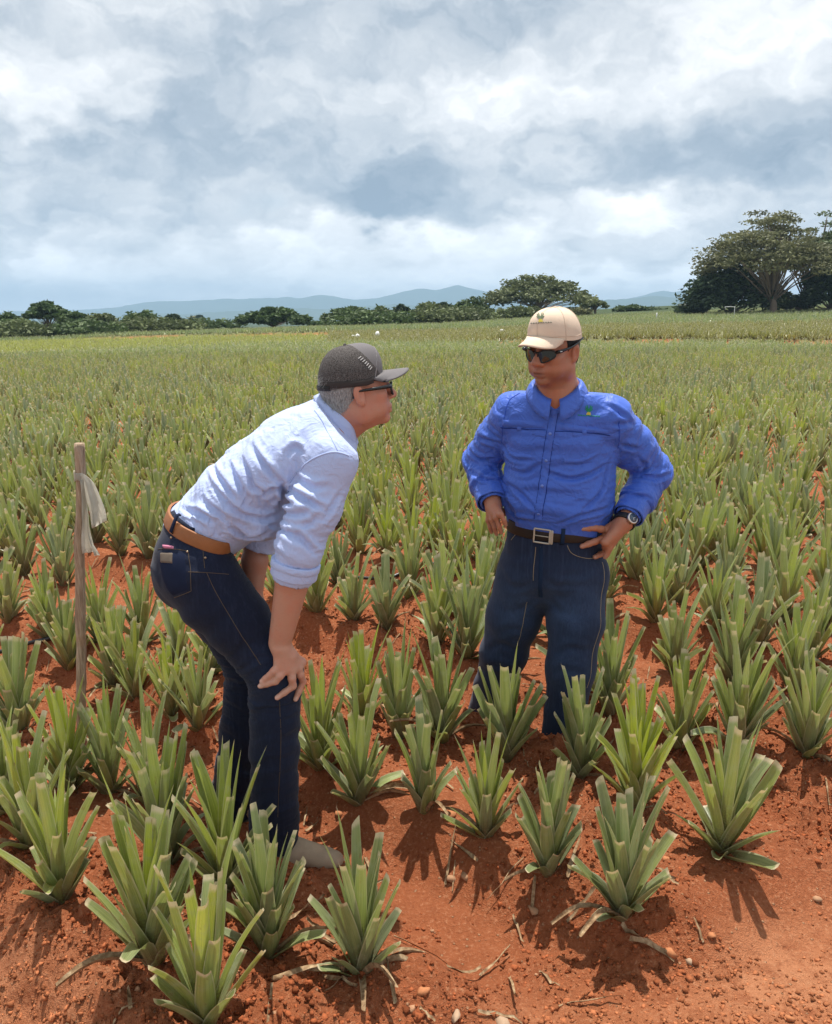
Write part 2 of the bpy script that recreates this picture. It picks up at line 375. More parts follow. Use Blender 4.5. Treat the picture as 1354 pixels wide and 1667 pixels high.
c = t.mix(scar, c, (0.26, 0.16, 0.075))
nm = bump(t, streak, 0.35, 0.004)
pb = bsdf(t, c, t.ss(blot, 0.3, 0.7, 0.30, 0.50), 0.5, nm)
tr = t.node('ShaderNodeBsdfTranslucent', {'Color': t.mix(1.0, c, (0.98, 1.05, 0.68), 'MULTIPLY')}).outputs[0]
mx = t.node('ShaderNodeMixShader', {0: 0.28}); t.l.new(pb, mx.inputs[1]); t.l.new(tr, mx.inputs[2])
finish(t, mx.outputs[0])
m, t = new_mat('dry_leaf'); DRY = m
pos = t.node('ShaderNodeNewGeometry').outputs['Position']; n = t.noise(pos, 60, 5, 0.65)
finish(t, bsdf(t, t.ramp(n, [(0.3, (0.12, 0.065, 0.032)), (0.5, (0.27, 0.175, 0.095)), (0.72, (0.46, 0.35, 0.215))]), 0.8, 0.2, bump(t, n, 0.5, 0.004)))

def leaf_geo(rg, L, W, az, a0, bend, cut=True, trough=0.34, twist=0.0, nl=7, na=4, r0=0.012, z0=0.0, droop=None):
    tt = np.linspace(0, 1, nl + 1)
    ang = a0 + bend * tt ** 1.6
    if droop is not None: ang = ang + droop * sstep(tt, 0.35, 0.75)
    ds = L / nl
    mid = (ang[1:] + ang[:-1]) / 2
    rr = r0 + np.concatenate([[0], np.cumsum(np.sin(mid) * ds)]); zz = z0 + np.concatenate([[0], np.cumsum(np.cos(mid) * ds)])
    if cut: wd = W * (0.80 + 0.24 * np.sin(np.pi * np.minimum(1, tt * 0.95 + 0.05)) - 0.18 * tt)
    else: wd = W * (0.85 * (1 - tt) ** 0.75 + 0.16 * np.sin(np.pi * tt))
    s = np.linspace(-1, 1, na + 1)
    sl = rg.normal(0, 0.10) if cut else 0.0
    jag = rg.normal(0, 0.012, na + 1) if cut else np.zeros(na + 1)
    V = np.zeros((nl + 1, na + 1, 3))
    tw = twist * tt
    dep = trough * wd * (1 - 0.25 * tt)
    lift = dep[:, None] * np.abs(s)[None] ** 1.6                      # edges curl towards the plant's axis / upward
    lat = (wd[:, None] * 0.5) * s[None] * (1 - 0.12 * np.abs(s)[None])
    nx, nz = -np.cos(ang), np.sin(ang)                                # normal of the leaf's upper side (towards the axis)
    lat2 = lat * np.cos(tw)[:, None] - lift * np.sin(tw)[:, None]; lf2 = lat * np.sin(tw)[:, None] + lift * np.cos(tw)[:, None]
    along = np.zeros_like(lat); along[-1] = (sl * s + jag) * W * 1.1
    r_ = rr[:, None] + nx[:, None] * lf2 + np.sin(ang)[:, None] * along
    z_ = zz[:, None] + nz[:, None] * lf2 + np.cos(ang)[:, None] * along
    ca, sa = math.cos(az), math.sin(az)
    V[..., 0] = r_ * ca - lat2 * sa; V[..., 1] = r_ * sa + lat2 * ca; V[..., 2] = z_
    id_ = np.arange((nl + 1) * (na + 1)).reshape(nl + 1, na + 1)
    F = np.stack([id_[:-1, :-1], id_[:-1, 1:], id_[1:, 1:], id_[1:, :-1]], -1).reshape(-1, 4)
    uv = np.stack([np.repeat((s[None] + 1) / 2, nl + 1, 0), np.repeat(tt[:, None], na + 1, 1)], -1).reshape(-1, 2)
    return V.reshape(-1, 3), F, uv
GREY = np.array([0.340, 0.375, 0.220]); MIDG = np.array([0.365, 0.425, 0.170]); LIME = np.array([0.500, 0.540, 0.070]); DARK = np.array([0.170, 0.200, 0.110])
def plant_leaves(seed, size=1.0, n=20, lime=0.3, spread=1.0, stub=0.85, nl=7, na=4, low=True, dry=None):
    """list of (V, F, uv, tone, dry) for one trimmed pineapple plant about 0.42 m tall at size 1"""
    rg = np.random.default_rng(seed); out = []
    az = rg.random() * 6.28
    for i in range(n):
        q = i / (n - 1)                              # 0 = outermost, 1 = heart leaf
        az += 2.39996 + rg.normal(0, 0.22)
        a0 = (0.86 - 0.80 * q ** 0.7) * spread * rg.uniform(0.78, 1.2)
        if q < 0.15: a0 *= rg.uniform(0.8, 1.25)
        L = (0.165 + 0.222 * min(1, q * 1.35) - 0.04 * max(0, q - 0.8) / 0.2) * size * rg.uniform(0.74, 1.16)
        W = (0.056 - 0.015 * q) * size * rg.uniform(0.85, 1.18)
        cut = rg.random() < (stub + .08 if q < 0.75 else stub - 0.30)
        if not cut: L *= 1.12
        bend = rg.normal(0.10, 0.13) + (0.22 if not cut else 0.0) * rg.random()
        g = rg.random()
        col = GREY * (1 - g) + MIDG * g
        dk = (1 - q) ** .8 * rg.uniform(.25, .75); col = col * (1 - dk) + DARK * dk
        lm = np.clip(lime * (0.25 + 1.1 * q ** 1.5) + rg.normal(0, 0.12), 0, 1)
        col = (col * (1 - lm) + LIME * lm) * rg.uniform(0.86, 1.14)
        droop = rg.uniform(0.3, 0.9) if (low and q < 0.18 and rg.random() < 0.22) else None
        V, F, uv = leaf_geo(rg, L, W, az, a0, bend, cut, rg.uniform(0.24, 0.44), rg.normal(0, 0.28), nl, na, r0=(0.022 - 0.016 * q) * size, z0=-0.012 + 0.055 * q * size, droop=droop)
        out.append((V, F, uv, col, False))
    for k in range((rg.integers(0, 3) if dry is None else dry) if low else 0):  # withered leaves at the foot
        V, F, uv = leaf_geo(rg, rg.uniform(0.15, 0.26) * size, (0.020 if dry is None else 0.026) * size, rg.random() * 6.28, rg.uniform(0.6, 1.2), 0.3, True, 0.6, rg.normal(0, 1.4), nl, na, r0=0.02, z0=0.0, droop=rg.uniform(0.4, 0.9))
        out.append((V, F, uv, np.array([0.4, 0.3, 0.18]), True))
    return out
def leaf_meshes(leaves):
    return [mesh_obj('leaf', V, F, DRY if dry else LEAF, cols=np.repeat(c[None], len(V), 0), uv=uv, link=False) for V, F, uv, c, dry in leaves]
def place_leafy(meshes, x, y, rz, sc, label, group):
    o = empty('pineapple_plant', (x, y, float(ground_z(x, y)) - 0.004), rz); o.scale = (sc, sc, sc)
    for me in meshes:
        c = bpy.data.objects.new('leaf', me); COL.objects.link(c); c.parent = o
    tag(o, label, 'plant', group); return o

# plants picked out one by one: photo pixel of the foot, size, leaves, lime, spread, share of cut leaves, label
HAND = [
 (336, 1655, .98, 19, .45, .85, .92, 'squat pineapple plant at the bottom edge with one leaf lying out sideways'),
 (250, 1572, 1.10, 22, .30, .75, .70, 'tall pineapple plant with dry strips at its foot behind the squat bottom edge one'),
 (586, 1562, .92, 17, .15, .80, .85, 'pineapple plant with curled dry brown leaves round its foot, on the track edge'),
 (436, 1538, .96, 26, .05, .75, .99, 'bushy grey-green pineapple plant with blunt stubs in front of the boot'),
 (98, 1452, 1.00, 17, .40, .85, .80, 'pineapple plant with a short flopped stub on the soil at its foot'),
 (366, 1420, 1.02, 20, .35, .90, .70, 'spiky pineapple plant directly in front of the bending man\'s far leg'),
 (48, 1368, .98, 18, .45, .75, .70, 'bright green pineapple plant behind the one with the flopped stub'),
 (268, 1392, 1.08, 20, .30, .70, .65, 'pineapple plant with one long upright leaf among the crowded front rows'),
 (243, 1290, .95, 18, .10, .80, .55, 'dull green pointed pineapple plant just past the wooden stake'),
 (110, 1262, .95, 17, .50, .90, .60, 'yellow-green pineapple plant hugging the wooden stake'),
 (178, 1275, .95, 15, .20, .80, .70, 'pineapple plant with striped leaves beside the foot of the wooden stake'),
 (4, 1322, .95, 18, .30, .90, .80, 'pineapple plant cut off by the picture edge below the drip hose'),
 (32, 1195, 1.05, 20, .10, .80, .85, 'large grey-green pineapple plant between the stake and the picture edge'),
 (584, 1268, .98, 17, .25, .95, .75, 'pineapple plant whose cut leaf droops to the soil beside the bending man'),
 (690, 1302, .95, 15, .10, .60, .99, 'stout pineapple plant of blunt broad stubs midway between the two men'),
 (522, 1222, 1.00, 19, .40, .85, .65, 'pineapple plant tight against the bending man\'s shin'),
 (790, 1342, .90, 16, .42, .80, .65, 'small pineapple plant with thin yellow spikes in the front trimmed row'),
 (894, 1390, .92, 18, .05, .70, .99, 'pale blunt pineapple plant second to last in the front trimmed row'),
 (1016, 1448, 1.00, 19, .00, .85, .99, 'grey-green heavily trimmed pineapple plant closest to the bare track'),
 (1037, 1290, 1.05, 20, .85, .75, .60, 'bright lime pineapple plant behind the heavily trimmed one'),
 (1176, 1368, 1.10, 19, .25, 1.15, .55, 'wide spreading pineapple plant at the end of its row'),
 (825, 1226, 1.02, 19, .30, .85, .70, 'pineapple plant standing in front of the blue-shirted man\'s feet'),
 (944, 1258, .95, 17, .10, .80, .85, 'pineapple plant between the blue-shirted man\'s shin and the lime plant'),
 (721, 1192, 1.10, 19, .20, .80, .65, 'tall dark pineapple plant beside the blue-shirted man\'s rear leg'),
 (650, 1178, 1.0, 15, .20, .65, .75, 'narrow upright pineapple plant with a gap of red soil before it'),
 (590, 1148, .92, 16, .65, .85, .55, 'small lime pineapple plant with open heart midway between the men'),
 (1109, 1183, 1.0, 18, .45, .80, .70, 'pineapple plant with a fresh green heart just past the lime one'),
 (1202, 1198, 1.08, 20, .25, .85, .75, 'big pineapple plant with crossing blades behind the wide spreading one'),
 (1314, 1212, 1.05, 18, .25, .85, .75, 'pineapple plant near the picture edge over the dark soil'),
 (992, 1150, 1.05, 19, .12, .70, .75, 'pineapple plant pressed close to the blue-shirted man\'s front leg'),
 (320, 1152, .90, 14, .20, .95, .9, 'small pineapple plant behind the bending man\'s legs'),
 (276, 1130, .95, 16, .45, .80, .75, 'light green pineapple plant on the shoulder of the bed behind the bending man'),
 (218, 1104, .95, 16, .35, .80, .80, 'pineapple plant with dry leaf ends above the bare furrow by the stake'),
 (112, 1076, .95, 17, .15, .80, .80, 'dull pineapple plant leaning over the furrow just behind the stake'),
 (186, 1086, 1.0, 18, .25, .75, .75, 'upright pineapple plant on the bed edge one past the stake'),
 (78, 1018, 1.0, 18, .25, .80, .80, 'grey pineapple plant above the end of the drip hose by the stake'),
 (162, 1032, .95, 17, .40, .80, .75, 'fresh pineapple plant just past the stake in the back row of its bed'),
 (232, 1040, 1.0, 18, .20, .80, .80, 'pineapple plant in the back row below the bending man\'s back pocket'),
 (292, 1066, .95, 17, .35, .80, .75, 'pineapple plant in the back row touching the bending man\'s far leg'),
 (14, 1003, 1.0, 18, .30, .80, .80, 'pineapple plant at the picture edge above the drip hose'),
 (345, 1100, .92, 16, .25, .85, .80, 'pineapple plant showing behind the crook of the bending man\'s knee'),
]
FEET = [(-0.46, 2.52), (-0.30, 2.45), (-0.56, 2.66), (0.52, 3.05), (0.28, 3.30), (-0.30, 2.62)]
hand_xy = []
for i, (px, py, sz, nlf, lime, spr, stub, lab) in enumerate(HAND):
    x, y = on_z(px, py, 0.06); z = float(ground_z(x, y)); x, y = on_z(px, py, z + 0.02)
    hand_xy.append((x, y))
    place_leafy(leaf_meshes(plant_leaves(900 + i, 0.95 * sz, nlf + 7, 1.25 * lime + .05, spr, stub, dry=9 if i == 2 else (4 if i in (1, 13) else None))), x, y, 0.0, 1.0, lab, 'pineapple plants')
hand_xy = np.array(hand_xy)
# the rest of the rows
rg = np.random.default_rng(12); pts = []
for a, b in ROW_PAIRS:
    for n in (a, b):
        e_hi = float(row_end(n)); e = e_hi - 0.12 * rg.random()
        e_lo = e - 150
        es = np.arange(0, 150, 0.265)
        es = e_hi - es - rg.random() * 0.12 + rg.normal(0, 0.035, len(es)); nn = n + rg.normal(0, 0.035, len(es))
        pts.append(np.stack([es * ROW_E[0] + nn * ROW_N[0], es * ROW_E[1] + nn * ROW_N[1]], 1))
P = np.concatenate(pts)
def infield(P, lim=0.50, pad=0.35): return (P[:, 1] > 1.4) & (np.abs(P[:, 0]) < lim * P[:, 1] + pad)
P = P[infield(P) & (P[:, 1] < 33)]
P = P[rg.random(len(P)) > 0.045]
gap = vnoise(P[:, 0] * 1.3, P[:, 1] * 1.3, 90) > 0.80
P = P[~(gap & (P[:, 1] > 4.2))]
nearhand = np.min(np.hypot(P[:, None, 0] - hand_xy[None, :, 0], P[:, None, 1] - hand_xy[None, :, 1]), 1) < 0.20
P = P[~nearhand]
nP = P @ ROW_N; eP = P @ ROW_E
handrow = (nP < 2.75) & (P[:, 0] > -1.75) | (P[:, 1] < 2.75)
P = P[~handrow]
ft = np.array(FEET); P = P[np.min(np.hypot(P[:, None, 0] - ft[None, :, 0], P[:, None, 1] - ft[None, :, 1]), 1) > 0.15]
P = P[np.argsort(np.hypot(P[:, 0], P[:, 1]))]
limes = np.clip(0.27 - 0.07 * sstep(P[:, 1], 8, 16) + 0.34 * vnoise(P[:, 0] * 0.9, P[:, 1] * 0.9, 55) + rg.normal(0, 0.16, len(P)), 0, 0.9)
PROTO = []
for k in range(14):
    lime = k / 13 * 0.85
    PROTO.append(leaf_meshes(plant_leaves(300 + k, 1.0, 22 + k % 4, lime, 0.80 + 0.1 * (k % 3), 0.75)))
MIDM = []; LOWP = []
for k in range(14):
    lime = k / 13 * 0.85
    for store, a_, b_ in ((MIDM, 5, 2), (LOWP, 3, 1)):
        lv = plant_leaves(300 + k, 1.0, 22 + k % 4, lime, 0.80 + 0.1 * (k % 3), 0.75, a_, b_, low=False)
        V = np.concatenate([q[0] for q in lv]); o = np.cumsum([0] + [len(q[0]) for q in lv[:-1]])
        F = np.concatenate([q[1] + oo for q, oo in zip(lv, o)]); uv = np.concatenate([q[2] for q in lv])
        c = np.concatenate([np.repeat(q[3][None], len(q[0]), 0) for q in lv])
        store.append((V, F, uv, c) if store is LOWP else mesh_obj('pineapple_plant', V, F, LEAF, cols=c, uv=uv, link=False))
NEAR_N = max(0, 300 - len(HAND))
ORD = ['first', 'second', 'third', 'fourth', 'fifth', 'sixth', 'seventh', 'eighth', 'ninth', 'tenth', 'eleventh', 'twelfth']
def zone(x, y):
    u = x / y; k = int(np.argmin(np.abs(BED_C - (x * ROW_N[0] + y * ROW_N[1])))); bed = ORD[min(k, 11)] + ' bed'
    if u < -0.16: return f'green pineapple plant in the {bed} from the track, past the stake', 'pineapple plants behind the bending man'
    if u < 0.10: return f'green pineapple plant in the {bed} from the track, between the two men', 'pineapple plants between the two men'
    return f'green pineapple plant in the {bed} from the track, past the blue-shirted man', 'pineapple plants behind the blue-shirted man'
for i in range(min(NEAR_N, len(P))):
    x, y = P[i]; k = int(np.clip(round(limes[i] / 0.85 * 13 + rg.normal(0, 1.2)), 0, 13)); sc = rg.uniform(0.88, 1.16); lab, grp = zone(x, y)
    if y < 5.6: place_leafy(PROTO[k], x, y, rg.random() * 6.28, sc, lab, grp)
    else:
        o = bpy.data.objects.new('pineapple_plant', MIDM[k]); COL.objects.link(o); o.location = (x, y, float(ground_z(x, y)) - 0.004)
        o.rotation_euler = (rg.normal(0, .06), rg.normal(0, .06), rg.random() * 6.28); o.scale = (sc, sc, sc * rg.uniform(0.92, 1.1)); tag(o, lab, 'plant', grp)
def merged_field(name, P, limes, protos, label, size=1.0, tint=None, seed=1):
    rg = np.random.default_rng(seed); Vs = []; Fs = []; Us = []; Cs = []; off = 0
    ks = np.clip(np.round(limes / 0.85 * (len(protos) - 1) + rg.normal(0, 1.2, len(P))), 0, len(protos) - 1).astype(int)
    zz = ground_z(P[:, 0], P[:, 1], False)
    for k, (V, F, uv, c) in enumerate(protos):
        I = np.where(ks == k)[0]
        if not len(I): continue
        a = rg.random(len(I)) * 6.28; sc = rg.uniform(0.85, 1.18, len(I)) * (size if np.isscalar(size) else size[I])
        ca, sa = (np.cos(a) * sc)[:, None], (np.sin(a) * sc)[:, None]
        W = np.stack([V[None, :, 0] * ca - V[None, :, 1] * sa + P[I, 0][:, None], V[None, :, 0] * sa + V[None, :, 1] * ca + P[I, 1][:, None],
                      V[None, :, 2] * sc[:, None] + zz[I][:, None] - 0.004], -1)
        Vs.append(W.reshape(-1, 3)); Fs.append((F[None] + (np.arange(len(I)) * len(V))[:, None, None] + off).reshape(-1, 4)); off += len(I) * len(V)
        Us.append(np.tile(uv, (len(I), 1))); tn = np.ones((len(I), 3)) if tint is None else tint[I]
        Cs.append((c[None] * (tn * rg.uniform(0.86, 1.14, (len(I), 1)))[:, None, :]).reshape(-1, 3))
    o = mesh_obj(name, np.concatenate(Vs), np.concatenate(Fs), LEAF, cols=np.concatenate(Cs), uv=np.concatenate(Us))
    return tag(o, label, None, None, 'stuff')
rest = P[NEAR_N:]; rl = limes[NEAR_N:]
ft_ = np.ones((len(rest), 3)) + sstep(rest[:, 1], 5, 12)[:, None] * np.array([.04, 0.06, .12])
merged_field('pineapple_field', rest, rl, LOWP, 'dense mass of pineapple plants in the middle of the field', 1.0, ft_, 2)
# far plots: sparser, larger clumps, coloured by plot
rg = np.random.default_rng(44)
N = 26000; y = 32 + 80 * rg.random(N) ** 1.25; x = (rg.random(N) * 2 - 1) * (0.5 * y + 1)
u = x / y; bs, lineA, lineB = bare_strip(x, y); bare = rg.random(N) < bs * .93
tint = np.ones((N, 3))
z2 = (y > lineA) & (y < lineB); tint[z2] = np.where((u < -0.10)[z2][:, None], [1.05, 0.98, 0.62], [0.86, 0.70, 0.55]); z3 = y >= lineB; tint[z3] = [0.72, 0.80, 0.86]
lim = np.where(z2 & (u < -0.1), 0.5, 0.2) + rg.normal(0, 0.1, N)
FARP = []
for k in range(6):
    lv = plant_leaves(500 + k, 1.1, 8, k / 5 * 0.85, 1.0, 0.4, 1, 1, low=False)
    V = np.concatenate([q[0] for q in lv]) * [1.5, 1.5, 1.0]; o = np.cumsum([0] + [len(q[0]) for q in lv[:-1]])
    FARP.append((V, np.concatenate([q[1] + oo for q, oo in zip(lv, o)]), np.concatenate([q[2] for q in lv]), np.concatenate([np.repeat(q[3][None], len(q[0]), 0) for q in lv])))
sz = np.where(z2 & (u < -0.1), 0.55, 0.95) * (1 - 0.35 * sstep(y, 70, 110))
ok = ~bare
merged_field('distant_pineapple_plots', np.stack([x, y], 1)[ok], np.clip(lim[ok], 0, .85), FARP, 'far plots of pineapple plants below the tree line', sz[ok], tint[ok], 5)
print('plants done', round(time.time() - T0, 1), len(P))

# withered leaf scraps on the soil
rg = np.random.default_rng(71); Vs = []; Fs = []; off = 0
for i in range(230):
    y = 1.5 + 4.2 * rg.random() ** 1.2; x = (rg.random() * 2 - 1) * (.55 * y + .3)
    if float(row_end(x * ROW_N[0] + y * ROW_N[1])) + .25 < x * ROW_E[0] + y * ROW_E[1] and rg.random() < .97: continue
    V, F, uv = leaf_geo(rg, rg.uniform(.04, .17), rg.uniform(.005, .014), rg.random() * 6.28, rg.uniform(1.35, 1.6), rg.normal(0, .12), True, .45, rg.normal(0, .8), 5, 2)
    V = V + [x, y, 0]; V[:, 2] += ground_z(V[:, 0], V[:, 1]) + .006; Vs.append(V); Fs.append(F + off); off += len(V)
tag(mesh_obj('dry_leaf_litter', np.concatenate(Vs), np.concatenate(Fs), DRY), kind='stuff', label='withered leaf scraps lying on the red soil')
# ================================================================== FIGURE TOOLS (implicit surfaces -> one continuous mesh)
class Field:
    """signed distance grid; primitives are blended in with a smooth union, then skinned by surface nets"""
    def __init__(s, lo, hi, h):
        s.h = h; s.lo = np.asarray(lo, float); s.n = np.ceil((np.asarray(hi, float) - s.lo) / h).astype(int) + 1
        s.f = np.full(s.n, 0.5, np.float32)
    def _box(s, lo, hi):
        a = np.clip(np.floor((lo - s.lo) / s.h).astype(int), 0, s.n); b = np.clip(np.ceil((hi - s.lo) / s.h).astype(int) + 1, 0, s.n)
        ax = [(s.lo[i] + s.h * np.arange(a[i], b[i])).astype(np.float32) for i in range(3)]
        sl = tuple(slice(a[i], b[i]) for i in range(3))
        return sl, ax[0][:, None, None], ax[1][None, :, None], ax[2][None, None, :]
    def put(s, sl, d, k, sub=False):
        f = s.f[sl]
        if sub:
            d = -d; hh = np.maximum(k - np.abs(f - d), 0) / max(k, 1e-6); s.f[sl] = np.maximum(f, d) + hh * hh * k * 0.25
        else:
            hh = np.maximum(k - np.abs(f - d), 0) / max(k, 1e-6); s.f[sl] = np.minimum(f, d) - hh * hh * k * 0.25
    def cone(s, a, b, ra, rb, k=0.02, u=None, fu=1.0, sub=False):
        """round cone a->b; with u (side axis) the section is an ellipse: ra/rb across u, times fu across the third axis"""
        a = np.asarray(a, float); b = np.asarray(b, float); mr = max(ra, rb) * max(1, fu) + max(k, 0.012) + 2 * s.h
        sl, X, Y, Z = s._box(np.minimum(a, b) - mr, np.maximum(a, b) + mr)
        if 0 in s.f[sl].shape: return
        w_ = b - a; L = np.linalg.norm(w_) + 1e-9; w_ = w_ / L
        px, py, pz = X - a[0], Y - a[1], Z - a[2]
        y = px * w_[0] + py * w_[1] + pz * w_[2]
        if u is None:
            x = np.sqrt(np.maximum(px * px + py * py + pz * pz - y * y, 0)); sc = 1.0
        else:
            u = np.asarray(u, float); u = u - w_ * u.dot(w_); u /= np.linalg.norm(u); v = np.cross(w_, u)
            pu = px * u[0] + py * u[1] + pz * u[2]; pv = (px * v[0] + py * v[1] + pz * v[2]) / fu
            x = np.sqrt(pu * pu + pv * pv); sc = min(1.0, fu)
        t = np.clip(y / L, 0, 1)
        d = (np.sqrt(x * x + (y - t * L) ** 2) - (ra + (rb - ra) * t)) * sc
        s.put(sl, d.astype(np.float32), k, sub)
    def chain(s, pts, rad, k=0.012, u=None, fu=1.0):
        for i in range(len(pts) - 1): s.cone(pts[i], pts[i + 1], rad[i], rad[i + 1], k, u, fu)
    def ell(s, c, r, rot=None, k=0.02, sub=False):
        c = np.asarray(c, float); r = np.asarray(r, float); M = np.eye(3) if rot is None else np.asarray(rot, float)
        ext = np.sqrt(((M * r[None]) ** 2).sum(1)) + max(k, 0.01) + 2 * s.h
        sl, X, Y, Z = s._box(c - ext, c + ext)
        if 0 in s.f[sl].shape: return
        px, py, pz = X - c[0], Y - c[1], Z - c[2]
        q = [(px * M[0, i] + py * M[1, i] + pz * M[2, i]) / r[i] for i in range(3)]
        k0 = np.sqrt(q[0] ** 2 + q[1] ** 2 + q[2] ** 2); k1 = np.sqrt((q[0] / r[0]) ** 2 + (q[1] / r[1]) ** 2 + (q[2] / r[2]) ** 2) + 1e-9
        s.put(sl, (k0 * (k0 - 1) / k1).astype(np.float32), k, sub)
    def cut(s, p, n, k=0.004):
        """keep the side opposite to n"""
        n = np.asarray(n, float); n = n / np.linalg.norm(n)
        sl, X, Y, Z = s._box(s.lo, s.lo + s.h * s.n)
        d = ((X - p[0]) * n[0] + (Y - p[1]) * n[1] + (Z - p[2]) * n[2]).astype(np.float32)
        s.f = np.maximum(s.f, d)
    def mesh(s, smooth=3):
        f = s.f; ins = f < 0; n0, n1, n2 = f.shape
        c = np.zeros((n0 - 1, n1 - 1, n2 - 1), np.uint8)
        for i in (0, 1):
            for j in (0, 1):
                for k in (0, 1): c += ins[i:n0 - 1 + i, j:n1 - 1 + j, k:n2 - 1 + k]
        act = (c > 0) & (c < 8); I = np.argwhere(act); N = len(I)
        num = np.full(act.shape, -1, np.int32); num[act] = np.arange(N)
        cor = np.array([(i, j, k) for i in (0, 1) for j in (0, 1) for k in (0, 1)])
        val = np.stack([f[I[:, 0] + a, I[:, 1] + b, I[:, 2] + c_] for a, b, c_ in cor], 1)
        acc = np.zeros((N, 3)); cnt = np.zeros(N)
        for a in range(8):
            for b in range(a + 1, 8):
                if np.abs(cor[a] - cor[b]).sum() != 1: continue
                va, vb = val[:, a], val[:, b]; m_ = (va < 0) != (vb < 0); t = np.where(m_, va / np.where(m_, va - vb, 1), 0)
                acc += np.where(m_[:, None], cor[a] + t[:, None] * (cor[b] - cor[a]), 0); cnt += m_
        V = s.lo + s.h * (I + acc / cnt[:, None])
        Fs = []
        for ax in range(3):
            o1, o2 = [(1, 2), (2, 0), (0, 1)][ax]
            sa = [slice(None)] * 3; sb = [slice(None)] * 3; sa[ax] = slice(0, -1); sb[ax] = slice(1, None)
            A, B = ins[tuple(sa)], ins[tuple(sb)]; E_ = np.argwhere(A != B)
            E_ = E_[(E_[:, o1] > 0) & (E_[:, o2] > 0) & (E_[:, o1] < f.shape[o1] - 1) & (E_[:, o2] < f.shape[o2] - 1)]
            fl = A[E_[:, 0], E_[:, 1], E_[:, 2]]
            q = []
            for d1, d2 in ((-1, -1), (0, -1), (0, 0), (-1, 0)):
                T = E_.copy(); T[:, o1] += d1; T[:, o2] += d2; q.append(num[T[:, 0], T[:, 1], T[:, 2]])
            q = np.stack(q, 1); q[~fl] = q[~fl][:, ::-1]; Fs.append(q)
        F = np.concatenate(Fs); F = F[(F >= 0).all(1)]
        V = relax(V, F, smooth)
        return V, F
def edges_of(F, diag=False):
    E_ = [F[:, [0, 1]], F[:, [1, 2]], F[:, [2, 3]], F[:, [3, 0]]]
    if diag: E_ += [F[:, [0, 2]], F[:, [1, 3]]]
    E_ = np.sort(np.concatenate(E_), 1).astype(np.int64); q = np.unique(E_[:, 0] << 32 | E_[:, 1]); return np.stack([q >> 32, q & 0xffffffff], 1)
def padded(E_, n):
    a = np.concatenate([E_[:, 0], E_[:, 1]]); b = np.concatenate([E_[:, 1], E_[:, 0]])
    o = np.argsort(a, kind='stable'); a, b = a[o], b[o]; deg = np.bincount(a, minlength=n); st = np.concatenate([[0], np.cumsum(deg)[:-1]])
    M = int(deg.max()); NB = np.repeat(np.arange(n)[:, None], M, 1); NB[a, np.arange(len(a)) - st[a]] = b
    return NB, deg
def relax(V, F, it, lam=0.5, mu=-0.52):
    NB, deg = padded(edges_of(F), len(V)); d = np.maximum(deg, 1)[:, None]; M = NB.shape[1]
    for i in range(it):
        for l in (lam, mu):
            L = (V[NB].sum(1) - (M - deg)[:, None] * V) / d - V; V = V + l * L
    return V
def normals(V, F):
    n = np.cross(V[F[:, 2]] - V[F[:, 0]], V[F[:, 3]] - V[F[:, 1]]); N = np.zeros_like(V)
    for k in range(4):
        for c in range(3): N[:, c] += np.bincount(F[:, k], n[:, c], len(V))
    return N / (np.linalg.norm(N, axis=1)[:, None] + 1e-12)
